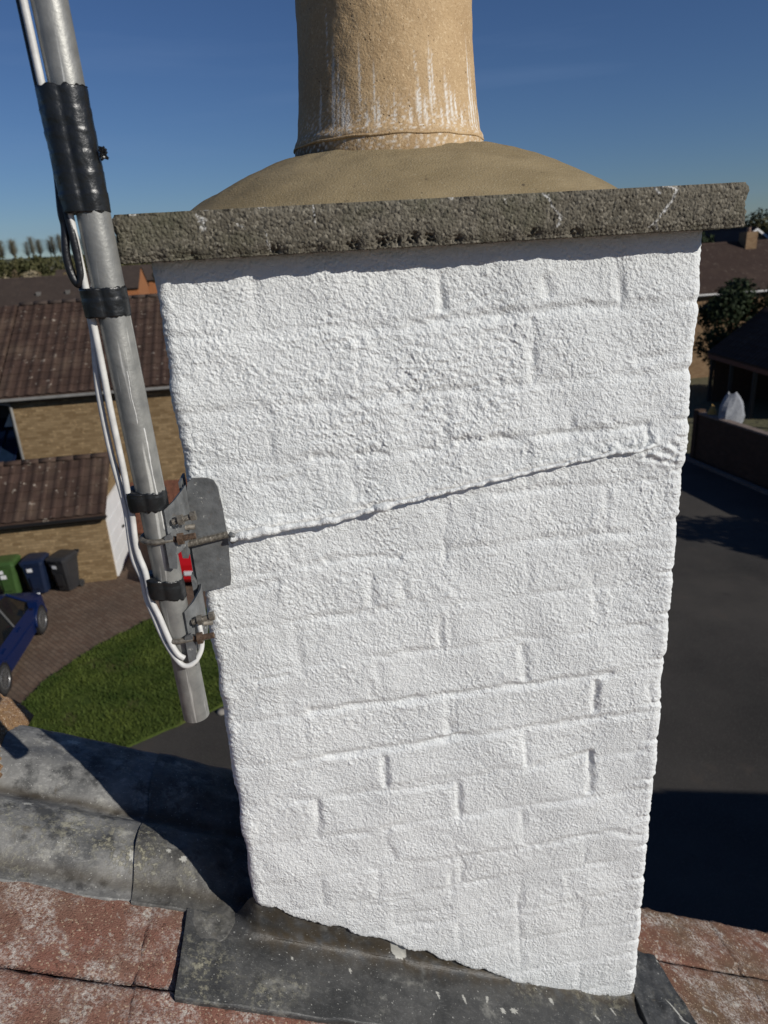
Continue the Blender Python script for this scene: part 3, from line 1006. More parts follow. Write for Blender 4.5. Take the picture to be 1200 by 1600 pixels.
# scabs of thicker paint with a crisp edge, creases and stray lumps
fl = bandnoise(sh, stp, .040, .7, 12)
flm = np.clip(.35 + .5 * bandnoise(sh, stp, .16, .5, 13) + .6 * rough_zone, 0, 1.3)
H += flm * .00038 * (sstep(.25, .42, fl) + .7 * sstep(.9, 1.05, fl))
cr = bandnoise(sh, stp, .020, .5, 14)
H += -.00042 * flm * np.exp(-(cr / .16) ** 2) * sstep(-.2, .8, bandnoise(sh, stp, .07, .5, 15))
lump_r = np.random.default_rng(17)
for _ in range(420):
    lx, lz, lr = lump_r.uniform(XL, XR), lump_r.uniform(-1.36, 0), lump_r.uniform(.0015, .0042)
    c0_, c1_ = np.searchsorted(gx, [lx - 3 * lr, lx + 3 * lr])
    r0_, r1_ = np.searchsorted(-gz, [-(lz + 3 * lr), -(lz - 3 * lr)])
    d2 = (GX[r0_:r1_, c0_:c1_] - lx) ** 2 + (GZ[r0_:r1_, c0_:c1_] - lz) ** 2
    H[r0_:r1_, c0_:c1_] += lr * lump_r.uniform(.15, .38) * np.exp(-d2 / lr ** 2)
# bond: courses and upright joints read off the stack
JZ = [.02, -.088, -.176, -.247, -.321, -.397, -.482, -.554, -.634, -.716, -.790, -.870, -.952, -1.017, -1.094, -1.170, -1.247, -1.323, -1.41]
RA, RB = [XL, -.138, .086, .311, XR], [XL, -.025, .201, XR]
SEG = [(-0.019,-0.092,0.045,-0.091,0.7),(0.045,-0.091,0.175,-0.084,1.2),(0.175,-0.084,0.317,-0.084,1.1),(0.317,-0.084,0.419,-0.082,0.5),(0.086,-0.037,0.086,-0.072,1.3),(0.218,-0.049,0.221,-0.064,0.7),(0.314,-0.051,0.319,-0.086,1.0),(0.201,-0.094,0.204,-0.171,1.2),(-0.097,-0.177,0.041,-0.176,0.6),(0.041,-0.176,0.184,-0.175,0.8),(0.087,-0.192,0.086,-0.241,1.0),(0.081,-0.243,0.22,-0.246,1.1),(0.22,-0.246,0.365,-0.244,1.0),(-0.088,-0.248,0.08,-0.251,0.8),(0.254,-0.208,0.257,-0.235,0.6),(0.367,-0.246,0.368,-0.267,0.8),(0.156,-0.321,0.258,-0.32,0.8),(0.081,-0.382,0.082,-0.406,0.7),(0.168,-0.396,0.251,-0.394,0.8),(0.289,-0.397,0.346,-0.398,0.7),(-0.036,-0.262,-0.037,-0.309,0.8),(-0.025,-0.263,-0.027,-0.305,0.5),(-0.084,-0.395,0.015,-0.4,1.0),(-0.025,-0.418,-0.024,-0.466,0.8),(-0.107,-0.48,-0.046,-0.483,1.0),(-0.045,-0.478,0.028,-0.479,0.5),(0.02,-0.43,0.021,-0.474,0.6),(0.028,-0.469,0.074,-0.481,0.4),(0.071,-0.502,0.072,-0.553,0.8),(-0.05,-0.551,0.077,-0.554,0.7),(-0.243,-0.568,-0.153,-0.566,0.6),(-0.135,-0.518,-0.135,-0.565,0.5),(-0.035,-0.598,-0.033,-0.621,0.7),(-0.127,-0.631,0.094,-0.636,1.3),(-0.155,-0.717,0.083,-0.715,1.4),(0.08,-0.638,0.081,-0.702,0.9),(-0.023,-0.735,-0.024,-0.785,1.3),(-0.087,-0.794,0.091,-0.801,0.7),(-0.132,-0.796,-0.138,-0.865,1.1),(-0.132,-0.872,-0.026,-0.877,1.0),(-0.162,-0.791,-0.135,-0.793,0.8),(0.091,-0.809,0.093,-0.87,1.2),(-0.021,-0.918,-0.017,-0.939,0.8),(-0.012,-0.946,0.073,-0.957,0.6),(0.077,-0.958,0.078,-1.026,0.9),(-0.044,-0.953,-0.05,-1.009,0.6),(0.093,-0.636,0.336,-0.632,1.2),(0.175,-0.55,0.232,-0.557,0.7),(0.195,-0.567,0.201,-0.621,1.2),(0.312,-0.644,0.314,-0.697,1.4),(0.083,-0.715,0.414,-0.713,1.1),(0.202,-0.722,0.205,-0.782,1.5),(0.311,-0.782,0.314,-0.857,1.7),(0.22,-0.788,0.307,-0.783,1.1),(0.211,-0.869,0.331,-0.869,0.8),(0.14,-0.786,0.211,-0.786,0.5),(0.212,-0.953,0.354,-0.948,0.8),(0.354,-0.948,0.411,-0.969,0.7),(0.199,-0.879,0.201,-0.947,0.8),(0.07,-1.017,0.173,-1.015,0.8),(0.094,-0.961,0.094,-1.01,0.7),(0.339,-0.553,0.391,-0.558,0.7),(0.29,-0.482,0.358,-0.484,0.5),(0.193,-1.067,0.197,-1.196,0.8),(0.196,-1.111,0.24,-1.112,0.5),(-0.14,-0.351,-0.131,-0.391,0.5),(-0.23,-0.427,-0.155,-0.417,0.6),(-0.213,-0.4,-0.145,-0.399,0.5),(-0.02,-0.102,-0.025,-0.137,0.5),(-0.165,-0.278,-0.107,-0.273,0.4),(0.306,-0.191,0.31,-0.226,0.5),(0.348,-0.153,0.414,-0.151,0.5),(0.276,-0.428,0.412,-0.429,0.4),(0.302,-0.462,0.307,-0.525,0.4),(0.401,-0.662,0.41,-0.711,0.5),(0.002,-1.064,0.069,-1.066,0.4),(0.284,-1.034,0.289,-1.08,0.4),(-0.062,-1.028,0.004,-1.032,0.5)]
bricks = []
for i in range(len(JZ) - 1):
    e = RA if i % 2 == 0 else RB
    for j in range(len(e) - 1):
        bricks.append((e[j], e[j + 1], JZ[i + 1], JZ[i], i))
faint = []
for i in range(1, len(JZ) - 1):
    faint.append((XL + .01, JZ[i], XR - .005, JZ[i], .42))
for (x0, x1, z0, z1, i) in bricks:
    if x1 < XR - .01:
        faint.append((x1, z0, x1, z1, .36))
wobx = bandnoise(sh, stp, .05, .5, 21) * .0009
wobz = bandnoise(sh, stp, .06, .5, 22) * .0009
gmod = np.clip(.9 + .28 * bandnoise(sh, stp, .09, .5, 23), .3, 1.5)
groove = np.zeros(sh)
for (x0, z0, x1, z1, w) in SEG + faint:
    pad = .022
    c0, c1 = np.searchsorted(gx, [min(x0, x1) - pad, max(x0, x1) + pad])
    r0 = np.searchsorted(-gz, -(max(z0, z1) + pad))
    r1 = np.searchsorted(-gz, -(min(z0, z1) - pad))
    X = GX[r0:r1, c0:c1] + wobx[r0:r1, c0:c1]
    Z = GZ[r0:r1, c0:c1] + wobz[r0:r1, c0:c1]
    L2 = (x1 - x0) ** 2 + (z1 - z0) ** 2
    t_ = np.clip(((X - x0) * (x1 - x0) + (Z - z0) * (z1 - z0)) / L2, 0, 1)
    dist = np.hypot(X - x0 - t_ * (x1 - x0), Z - z0 - t_ * (z1 - z0))
    gr = -w * np.exp(-(dist / .0062) ** 2) + .10 * w * np.exp(-((dist - .012) / .006) ** 2)
    groove[r0:r1, c0:c1] = np.where(np.abs(gr) > np.abs(groove[r0:r1, c0:c1]), gr, groove[r0:r1, c0:c1])
H += groove * gmod * .0027
# each brick stands a little proud or shy of its neighbours
br_r = np.random.default_rng(5)
boff = np.zeros(sh)
for (x0, x1, z0, z1, i) in bricks:
    k = .5 + .5 * np.tanh((GX - x0) / .004)
    k = k * (.5 - .5 * np.tanh((GX - x1) / .004)) * (.5 + .5 * np.tanh((GZ - z0) / .004)) * (.5 - .5 * np.tanh((GZ - z1) / .004))
    boff += k * br_r.normal(0, .0006)
H += boff
# thick bead where the lashing wire was painted in, built up along its line
WX = [-.262, -.213, -.203, -.138, -.07, -.005, .086, .174, .263, .316, .353, .38, .43]
WZ = [-.337, -.338, -.340, -.334, -.330, -.318, -.305, -.293, -.282, -.276, -.275, -.272, -.268]
wz = np.interp(gx, WX, WZ)[None, :]
H += .0022 * sstep(.15, .33, GX) * np.exp(-((GZ - wz - .006) / .007) ** 2) * (.6 + .5 * np.clip(mid, -1, 1))
H += .0035 * np.exp(-((GX - .395) / .035) ** 2 - ((GZ + .285) / .018) ** 2) * (1 + .4 * st3)
# fine horizontal trowel lines
H += .00010 * np.sin(GZ / .0016 + low * 3) * (np.exp(-((GX - .22) / .08) ** 2 - ((GZ + 1.12) / .07) ** 2) + .8 * np.exp(-((GX - .15) / .08) ** 2 - ((GZ + .27) / .02) ** 2))

zb_front = np.interp(cols[:, 0], CONTACT_S, CONTACT_Z) + (bandnoise((1, NC), (1, .00125), .07, .5, 31)[0] * .0026 + bandnoise((1, NC), (1, .00125), .016, .5, 32)[0] * .0006) * np.clip((cols[:, 0] - XL - .012) / .01, 0, 1) * np.clip((XR - .012 - cols[:, 0]) / .01, 0, 1)
front_like = cols[:, 3] < -.2
zl0, zr0 = np.interp([XL, XR], CONTACT_S, CONTACT_Z)
zb_side = np.where(cols[:, 0] < .08, zl0 - .03 * np.clip(cols[:, 1] / .08, 0, 1), zr0 - .03 * np.clip(cols[:, 1] / .08, 0, 1))
zb_back = (zl0 - .03) + (zr0 - zl0) * (cols[:, 0] - XL) / (XR - XL)
zb = np.where(cols[:, 1] < RC * .9, zb_front, np.where(cols[:, 1] > DEP - RC * .9, zb_back, zb_side))
rowf = np.linspace(0, 1, NVR)
Zc = .0 + (zb[None, :] - .0) * rowf[:, None] + .0008 * (1 - rowf[:, None])
ri = np.clip((.005 - Zc) / 1.41 * (NVR - 1), 0, NVR - 1.001)
ci = np.clip((cols[:, 0] - gx[0]) / (gx[-1] - gx[0]) * (HXn - 1), 0, HXn - 1.001)[None, :] + 0 * ri
r0, c0 = ri.astype(int), ci.astype(int)
fr, fc = ri - r0, ci - c0
def samp(A):
    return (A[r0, c0] * (1 - fr) * (1 - fc) + A[r0 + 1, c0] * fr * (1 - fc) + A[r0, c0 + 1] * (1 - fr) * fc + A[r0 + 1, c0 + 1] * fr * fc)
Dp = samp(H)
# sides use a shifted part of the same relief
side = (np.abs(cols[:, 2]) > .5) & ~is_front
ci2 = np.clip((cols[:, 1]) / .44 * 380 + 60, 0, HXn - 2).astype(int)
sidev = (low * .0008 + low2 * .0006)[np.clip(r0, 0, NVR - 1), ci2[None, :] + 0 * r0] * .5 - .001
Dp = np.where(side[None, :], sidev, Dp)
# uneven arrises
dist_c = np.minimum(np.hypot(cols[:, 0] - XL, cols[:, 1]), np.hypot(cols[:, 0] - XR, cols[:, 1]))
cw = np.exp(-(dist_c / .022) ** 2)
zz1 = np.linspace(0, 1.4, NVR)
def wob1(seed, lam):
    return bandnoise((NVR, 4), (1.4 / NVR, 10), lam, .5, seed)[:, 0]
wl = wob1(41, .2) * .0009
wr = wob1(43, .2) * .0009 + .0008
ww = np.where(cols[None, :, 0] < .08, wl[:, None], wr[:, None])
edge2d = bandnoise(sh, stp, .05, .5, 47) * .0003 + bandnoise(sh, stp, .012, .5, 48) * .0003
Dp = Dp + cw[None, :] * (ww + samp(edge2d) * np.where(np.abs(cols[:, 3]) > .1, 1, .4)[None, :])
# joints notch the arrises
nj = np.zeros(NVR)
for z in JZ[1:-1]:
    nj += -.0030 * np.exp(-((-zz1 - z) / .005) ** 2)
Dp = Dp + cw[None, :] * nj[:, None] * (cols[None, :, 0] > .1)
Dp = Dp + .0045
# rolled lower edge
edge_m = (rowf[:, None] - 1) * -(0 - zb[None, :])          # metres above the bottom edge
edge_m = (1 - rowf[:, None]) * np.abs(zb[None, :])
Dp = Dp - .012 * np.exp(-edge_m / .0022)
Dp = np.maximum(Dp, -.0075)
PX = cols[None, :, 0] + cols[None, :, 2] * Dp
PY = cols[None, :, 1] + cols[None, :, 3] * Dp
PV = np.stack([PX, PY, Zc + 0 * PX], -1)
# vertex normals of the whole sheet so the brick pieces meet without seams
du = np.roll(PV, -1, 1) - np.roll(PV, 1, 1)
dv = np.gradient(PV, axis=0)
NV_ = np.cross(dv, du)
NV_ /= np.linalg.norm(NV_, axis=-1, keepdims=True) + 1e-12
outw = np.stack([cols[:, 2], cols[:, 3], 0 * cols[:, 2]], -1)[None]
if (NV_ * outw).sum(-1).mean() < 0:
    NV_ = -NV_
dirt = np.exp(-edge_m / .006) * np.where(front_like, 1, .3)[None, :] * .9 + 0 * Zc
Fq = grid_faces(NVR, NC, True)
# orient
p0, p1, p2 = PV.reshape(-1, 3)[Fq[0, 0]], PV.reshape(-1, 3)[Fq[0, 1]], PV.reshape(-1, 3)[Fq[0, 2]]
Pf, Nf, Df = PV.reshape(-1, 3), NV_.reshape(-1, 3), dirt.reshape(-1)
ctr = Pf[Fq].mean(1)
fn = np.cross(Pf[Fq[:, 1]] - Pf[Fq[:, 0]], Pf[Fq[:, 2]] - Pf[Fq[:, 0]])
if (fn * Nf[Fq[:, 0]]).sum(-1).mean() < 0:
    Fq = Fq[:, ::-1]
colidx = (np.arange(len(Fq)) % NC)
on_front = is_front[colidx] & (np.abs(cols[colidx, 1]) < 1e-6)
cwx = np.clip(((ctr[:, 0] - gx[0]) / (gx[-1] - gx[0]) * (HXn - 1)).astype(int), 0, HXn - 1)
cwz = np.clip(((.005 - ctr[:, 2]) / 1.41 * (NVR - 1)).astype(int), 0, NVR - 1)
cx_ = ctr[:, 0] + wobx[cwz, cwx]
cz_ = ctr[:, 2] + wobz[cwz, cwx]
fid = np.full(len(Fq), -1)
for b_i, (x0, x1, z0, z1, i) in enumerate(bricks):
    msk = on_front & (cx_ > x0 + .0045) & (cx_ < x1 - .0045) & (cz_ > z0 + .0045) & (cz_ < z1 - .0045)
    fid[msk] = b_i
def sub(mask, name, parent, mat):
    Fs = Fq[mask]
    if len(Fs) == 0:
        return None
    u, inv = np.unique(Fs, return_inverse=True)
    return near_np(Pf[u], inv.reshape(-1, 4), name, mat, parent, {'dirt': Df[u]}, base=chim['base'], normals=Nf[u])
coat = sub(fid < 0, 'render_coat', chim, M['paint'])
coat['label'] = 'white painted joints and corners of the stack'
for b_i in range(len(bricks)):
    o = sub(fid == b_i, 'brick', coat, M['paint'])
    if o:
        o.location = (0, 0, 0)

# lashing wire, painted in white
wire_n = 420
wx = np.linspace(-.205, .402, wire_n)
wzv = np.interp(wx, WX, WZ)
wy = -.0205 + .0070 * sstep(.05, .30, wx) + .0095 * sstep(.34, .402, wx) - .0006 * bandnoise((1, wire_n), (1, .0015), .03, .6, 91)[0]
wzv = wzv + .0006 * bandnoise((1, wire_n), (1, .0015), .05, .6, 92)[0]
wrd = .0027 + .0013 * sstep(.10, -.12, wx) + .00035 * bandnoise((1, wire_n), (1, .0015), .03, .8, 93)[0] + .0035 * np.exp(-((wx + .005) / .010) ** 2) + .0025 * np.exp(-((wx + .17) / .03) ** 2) + .001 * np.exp(-((wx + .07) / .012) ** 2)
wrd = np.clip(wrd, .0024, .008)
lw = near_thing('lashing_wire', (.1, -.01, -.31), 'white painted lashing wire stretched across the chimney face from the bracket', 'wire')
mb = MB().tube([(a, b_, c_) for a, b_, c_ in zip(wx, wy, wzv)], [float(q) for q in wrd], 10)
near_part(mb, 'wire', M['paint'], lw, True)

# ---------------------------------------------------------------- capping slab
SX0, SX1, SY0, SY1, SZ0, SZ1 = -.280, .4535, -.040, .475, .0005, .0505
def slab():
    nx = 640
    prof = []
    for z in np.linspace(SZ0, SZ1, 46):
        prof.append((SY0, z, -1, 0))
    for y in np.linspace(SY0, SY1, 40)[1:]:
        prof.append((y, SZ1, 0, 1))
    for z in np.linspace(SZ1, SZ0, 8)[1:]:
        prof.append((SY1, z, 1, 0))
    for y in np.linspace(SY1, SY0, 60)[1:-1]:
        prof.append((y, SZ0, 0, -1))
    prof = np.array(prof)
    n_p = len(prof)
    xs = np.linspace(SX0, SX1, nx)
    shp = (n_p, nx)
    stp = (.0011, (SX1 - SX0) / nx)
    g1 = bandnoise(shp, stp, .0072, .5, 201)
    g2 = bandnoise(shp, stp, .0048, .35, 202)
    g3 = bandnoise(shp, stp, .03, .5, 203)
    g = np.clip(g1, -1.2, 2) * .00030 + g2 * .00024 + g3 * .0003
    front = prof[:, 0] <= SY0 + 1e-6
    other = np.where(front | (prof[:, 3] < -.5), 1, .5)
    D = g * other[:, None]
    # worn edges
    e_top = np.hypot(prof[:, 0] - SY0, prof[:, 1] - SZ1)
    e_bot = np.hypot(prof[:, 0] - SY0, prof[:, 1] - SZ0)
    D -= (np.exp(-(e_top / .005) ** 2)[:, None]) * (.0022 + .0012 * g3)
    D -= (np.exp(-(e_bot / .007) ** 2)[:, None]) * (.0030 + .0016 * np.abs(bandnoise((1, nx), (1, .0011), .10, .6, 204)))
    # honeycombed holes along the lower edge
    for (hx_, hz0, r_, dp) in [(.013, .008, .009, .009), (.048, .010, .007, .010), (.066, .009, .007, .009), (-.022, .006, .008, .007), (.19, .007, .007, .007), (.24, .006, .006, .006), (-.11, .006, .007, .005), (.10, .007, .005, .006), (.03, .008, .006, .006), (-.20, .004, .006, .004)]:
        dist2 = (xs[None, :] - hx_) ** 2 + ((prof[:, 1] - hz0)[:, None] * 1.2) ** 2
        D -= front[:, None] * dp * np.exp(-dist2 / r_ ** 2) * (.8 + .35 * g1)
    # ends round off
    ex = np.minimum(xs - SX0, SX1 - xs)
    endr = .004 * np.exp(-ex / .003)
    P = np.zeros((n_p, nx, 3))
    P[..., 0] = xs[None, :] + (bandnoise((n_p, 1), (.0011, 1), .02, .5, 205) * .0016) * np.sign(xs - .087)[None, :] * (np.exp(-ex / .02))[None, :]
    P[..., 1] = prof[:, 0][:, None] + prof[:, 2][:, None] * (D - endr[None, :])
    P[..., 2] = prof[:, 1][:, None] + prof[:, 3][:, None] * (D - endr[None, :])
    # diagonal corner points get both components
    wm = np.zeros((n_p, nx))
    segs = [(.363, .048, .358, .036, .0020), (.358, .036, .350, .026, .0018), (.350, .026, .338, .012, .0018), (.338, .012, .331, .006, .0012), (.338, .012, .343, .004, .0012), (.335, .050, .340, .043, .0016), (.343, .050, .363, .048, .0014), (.206, .046, .212, .034, .0013), (.212, .034, .222, .024, .0013), (.222, .024, .218, .014, .0018), (.20, .049, .206, .046, .0016), (-.186, .040, -.184, .031, .0034), (-.188, .044, -.182, .040, .0028), (-.148, .034, -.141, .031, .0012), (-.117, .018, -.115, .006, .0012), (-.118, .026, -.117, .018, .0008), (-.063, .052, -.062, .030, .0008), (.092, .051, .094, .049, .0022), (.155, .048, .157, .038, .0008), (-.122, .050, -.116, .050, .0018), (-.182, .051, -.178, .051, .0020), (-.26, .050, -.255, .050, .0012)]
    X, Zp = np.meshgrid(xs, prof[:, 1])
    X = X + g2 * .0006
    Zp = Zp + g1 * .0006
    for (x0, z0, x1, z1, r_) in segs:
        L2 = (x1 - x0) ** 2 + (z1 - z0) ** 2 + 1e-9
        t_ = np.clip(((X - x0) * (x1 - x0) + (Zp - z0) * (z1 - z0)) / L2, 0, 1)
        dist = np.hypot(X - x0 - t_ * (x1 - x0), Zp - z0 - t_ * (z1 - z0))
        wm = np.maximum(wm, front[:, None] * sstep(1.0, .4, dist / r_))
    F = grid_faces(nx, n_p, True)
    Pt = np.transpose(P, (1, 0, 2)).reshape(-1, 3)
    wt = wm.T.ravel()
    # end caps: fans to a centre ring
    capF = []
    base = len(Pt)
    ring0 = np.arange(n_p)
    ring1 = ring0 + (nx - 1) * n_p
    c0, c1 = Pt[ring0].mean(0), Pt[ring1].mean(0)
    Pt = np.concatenate([Pt, c0[None], c1[None]])
    wt = np.concatenate([wt, [0, 0]])
    for r_, c_ in ((ring0, base), (ring1, base + 1)):
        for i in range(0, n_p - 1, 2):
            capF.append((r_[i], r_[i + 1], r_[(i + 2) % n_p], c_))
    F = np.concatenate([F, np.array(capF)])
    o = near_np(Pt, F, 'capping_slab', M['slab'], chim, {'white': wt})
    o['label'] = 'rough dark concrete capping slab with chipped edge'
slab()

# ---------------------------------------------------------------- flaunching
def flaunching():
    nr, na = 90, 220
    r = np.linspace(0, 1, nr)
    a = np.linspace(0, 2 * pi, na, endpoint=False)
    R_, A = np.meshgrid(r, a, indexing='ij')
    cx, cy, rx, ry = .076, .215, .322, .238
    k = 2.35
    sup = (np.abs(np.cos(A)) ** k + np.abs(np.sin(A)) ** k) ** (-1 / k)
    X = cx + rx * R_ * sup * np.cos(A)
    Y = cy + ry * R_ * sup * np.sin(A)
    top = .079
    prof = np.interp(r, [0, .40, .50, .62, .75, .88, 1.0], [1.0, .97, .90, .74, .52, .26, -.03])
    # smooth
    for _ in range(4):
        prof[1:-1] = (prof[:-2] + prof[1:-1] * 2 + prof[2:]) / 4
    Z = .0505 + top * prof[:, None] + bandnoise((nr, na), (.0035, .006), .09, .5, 301) * .0007 + bandnoise((nr, na), (.0035, .006), .02, .5, 302) * .00015
    P = np.stack([X, Y, Z], -1).reshape(-1, 3)
    o = near_np(P, grid_faces(nr, na, True), 'flaunching', M['mortar'], chim)
    o['label'] = 'smooth sandy mortar dome round the pot'
flaunching()

# ---------------------------------------------------------------- pot
POT_C = (.0615, .215)
def pot():
    pz = [.085, .110, .120, .1395, .1425, .1455, .150, .190, .250, .320, .380, .420, .430, .445, .452, .56, .62, .66, .665, .66, .60, .40, .2]
    pr = [.128, .131, .1325, .1325, .1312, .1290, .1275, .1225, .1180, .1165, .1165, .1172, .122, .127, .130, .130, .134, .142, .139, .126, .112, .108, .108]
    zf, rf = [], []
    for i in range(len(pz) - 1):
        n = max(2, int(hypot(pz[i + 1] - pz[i], pr[i + 1] - pr[i]) / .0022)) if pz[i] < .45 and i < 15 else 6
        for j in range(n):
            t_ = j / n
            zf.append(pz[i] + (pz[i + 1] - pz[i]) * t_)
            rf.append(pr[i] + (pr[i + 1] - pr[i]) * t_)
    zf, rf = np.array(zf), np.array(rf)
    na = 420
    a = np.linspace(0, 2 * pi, na, endpoint=False)
    A, Zg = np.meshgrid(a, zf)
    Rg = np.repeat(rf[:, None], na, 1)
    g = bandnoise(Rg.shape, (.0022, .0018), .05, .6, 401) * .00022 + bandnoise(Rg.shape, (.0022, .0018), .006, .4, 402) * .00004
    Rg = Rg + g
    X = POT_C[0] + Rg * np.cos(A)
    Y = POT_C[1] + Rg * np.sin(A)
    tilt = (Zg - .09) * .012
    # lime runs: angle measured from the side facing the viewer, positive to the right
    th = (A - 1.5 * pi + pi) % (2 * pi) - pi
    r = np.random.default_rng(77)
    runs = [(-.72, .215, .132, .030), (-.66, .20, .132, .02), (-.42, .205, .155, .018), (-.27, .19, .135, .014), (-.235, .16, .128, .018), (-.07, .165, .133, .012), (.155, .205, .185, .010), (.17, .175, .135, .035), (.24, .16, .130, .03), (.31, .205, .145, .022), (.345, .20, .155, .016), (.50, .185, .132, .030), (.56, .17, .135, .03), (.62, .165, .14, .02), (.92, .215, .135, .035), (.99, .20, .130, .030), (.86, .16, .13, .012), (1.08, .17, .13, .02), (-.55, .16, .13, .03), (-.80, .25, .20, .008), (-.30, .33, .28, .006), (1.25, .2, .12, .03), (-.9, .18, .13, .02), (.42, .15, .13, .02), (-.60, .18, .132, .035), (-.35, .15, .13, .02), (.70, .15, .13, .02), (.08, .15, .132, .02)]
    w = np.zeros_like(A)
    nn = bandnoise(A.shape, (.0022, .0018), .006, .5, 403, ani=(.35, 1.2))
    for (t0, zt, zb_, wd) in runs:
        zt, zb_ = zt + .016 + .35 * (zt - .15), zb_ + .014
        wd = wd * .8
        f = (Zg - zb_) / (zt - zb_)
        taper = np.clip(np.minimum((1 - f) * 2.2, (f + .15) * 4), 0, 1) * (f > -.15) * (f < 1)
        w = np.maximum(w, sstep(1.15, .35, np.abs(th - t0 - .004 * nn) / (wd * (.35 + .65 * taper))) * taper)
    low = sstep(.19, .142, Zg) * np.clip(bandnoise(A.shape, (.0022, .0018), .012, .5, 404, ani=(.3, 1)) * .7 - .35, 0, 1)
    w = np.clip(w * (.55 + .5 * nn + .35), 0, 1) * .9 + low * .8
    pot_shade = sstep(.1385, .128, Zg) * sstep(-.55, -.95, th) * .9 + .25 * sstep(-.5, -.9, th)  # shaded left side of the pot painted darker, strongest at its foot
    P = np.stack([X + tilt, Y, Zg], -1)
    o = near_np(P.reshape(-1, 3), grid_faces(len(zf), na, True), 'chimney_pot', M['pot'], chim, {'white': np.clip(w, 0, 1).ravel(), 'pot_shade': np.clip(pot_shade, 0, 1).ravel()})
    o['label'] = 'buff clay chimney pot with white lime runs'
    mb = MB()
    rr = .1325
    n = 96
    mb.tube([(POT_C[0] + rr * cos(2 * pi * i / n), POT_C[1] + rr * sin(2 * pi * i / n), .1345 + .0006 * sin(i * .9)) for i in range(n + 1)], .0017, 8, False)
    q = MB()
    b = chim['base']
    q.v = [(p[0] - b[0], p[1] - b[1], p[2] - b[2]) for p in mb.v]
    q.f = mb.f
    me = q.mesh('base_ring', M['pot'], True)
    obj_from(me, 'base_ring', o)
pot()

# ================================================================== AERIAL MAST, TAPE, CABLES, BRACKET
PY_ = -.062
def mast_x(z):
    return -.2770 + (z + .575) * -.0240
mast = near_thing('aerial_mast', (mast_x(-.59), PY_, -.59), 'grey galvanised aerial mast bound with black tape beside the chimney', 'mast')
MRAD = .0170
mb = MB()
zs = np.linspace(-.574, 1.3, 60)
mb.tube([(mast_x(z), PY_, z) for z in zs], MRAD, 36, False)
mb.tube([(mast_x(z), PY_, z) for z in zs], MRAD - .002, 36, False)
n = 36
k = len(mb.v)
near_part(mb, 'pole', M['galv'], mast, True)
ringm = MB()
for zc in (-.574,):
    o_, i_ = [], []
    for j in range(36):
        a = 2 * pi * j / 36
        o_.append((mast_x(zc) + MRAD * cos(a), PY_ + MRAD * sin(a), zc))
        i_.append((mast_x(zc) + (MRAD - .002) * cos(a), PY_ + (MRAD - .002) * sin(a), zc))
    ringm.add(o_ + i_, [(j, (j + 1) % 36, 36 + (j + 1) % 36, 36 + j) for j in range(36)])
near_part(ringm, 'pole_end', M['galv'], mast)

for (a_, z0_, z1_, r_) in ((-.95, -.30, -.175, .0010), (-.62, -.285, -.255, .0016), (-1.3, -.17, -.11, .0006)):
    rp_ = []
    for i in range(30):
        z = z0_ + (z1_ - z0_) * i / 29
        a2 = a_ + .03 * sin(i * .3)
        rp_.append((mast_x(z) + (MRAD - r_ * .45) * cos(a2), PY_ + (MRAD - r_ * .45) * sin(a2), z))
    near_part(MB().tube(rp_, [r_ * (.6 + .5 * abs(sin(i * .9 + a_ * 5))) for i in range(30)], 7), 'paint_run', M['cable_w'], mast, True)
# cable centre lines (near frame), white front cable and second cable behind it
def cab(pts):
    """Catmull-Rom through points"""
    pts = [Vector(p) for p in pts]
    out = []
    P = [pts[0] * 2 - pts[1]] + pts + [pts[-1] * 2 - pts[-2]]
    for i in range(1, len(P) - 2):
        for j in range(8):
            t_ = j / 8
            out.append(.5 * ((2 * P[i]) + (P[i + 1] - P[i - 1]) * t_ + (2 * P[i - 1] - 5 * P[i] + 4 * P[i + 1] - P[i + 2]) * t_ ** 2 + (3 * P[i] - P[i - 1] - 3 * P[i + 1] + P[i + 2]) * t_ ** 3))
    out.append(pts[-1])
    return out
def tape(z0, z1, seed, extra=((-1.0, .0043),), thick=.0012, slope=.0):
    """a wrapped sleeve round mast and cables: hull of the circles in plan"""
    nz, na = max(8, int((z1 - z0) / .0016)), 72
    a = np.linspace(0, 2 * pi, na, endpoint=False)
    V_ = []
    r = np.random.default_rng(seed)
    wr = bandnoise((nz, na), (.0016, .002), .025, .6, seed) * .00016
    for i, z in enumerate(np.linspace(z0, z1, nz)):
        step = .0005 * (((z - z0) % .019) / .019 - .5)
        for j, an in enumerate(a):
            d = Vector((cos(an), sin(an)))
            rad = MRAD
            for (ox, oy, orad) in extra:
                rad = max(rad, d.x * ox + d.y * oy + orad) if (d.x * ox + d.y * oy) > 0 else rad
            rad += thick + wr[i, j] + step
            zz_ = z + slope * d.x * MRAD
            V_.append((mast_x(z) + d.x * rad, PY_ + d.y * rad, zz_))
    V_ = np.array(V_).reshape(nz, na, 3)
    # ragged ends
    rag = bandnoise((2, na), (1, .002), .014, .6, seed + 1) * .0007
    V_[0, :, 2] += rag[0]
    V_[-1, :, 2] += rag[1]
    # close the ends onto the pole
    inn0 = V_[0].copy()
    inn1 = V_[-1].copy()
    c0 = np.array([mast_x(z0), PY_])
    for ring in (inn0, inn1):
        v = ring[:, :2] - c0
        ring[:, :2] = c0 + v / np.linalg.norm(v, axis=1, keepdims=True) * (MRAD - .0005)
    V_ = np.concatenate([inn0[None], V_, inn1[None]])
    return near_np(V_.reshape(-1, 3), grid_faces(nz + 2, na, True), 'tape_wrap', M['tape'], mast)
CB = (-.0215, -.0080, .0038)         # white cable offset from mast centre, radius
CB2 = (-.0255, -.0005, .0036)
tape(.052, .166, 501, (CB, CB2))
tape(-.052, -.022, 502, (CB, CB2))
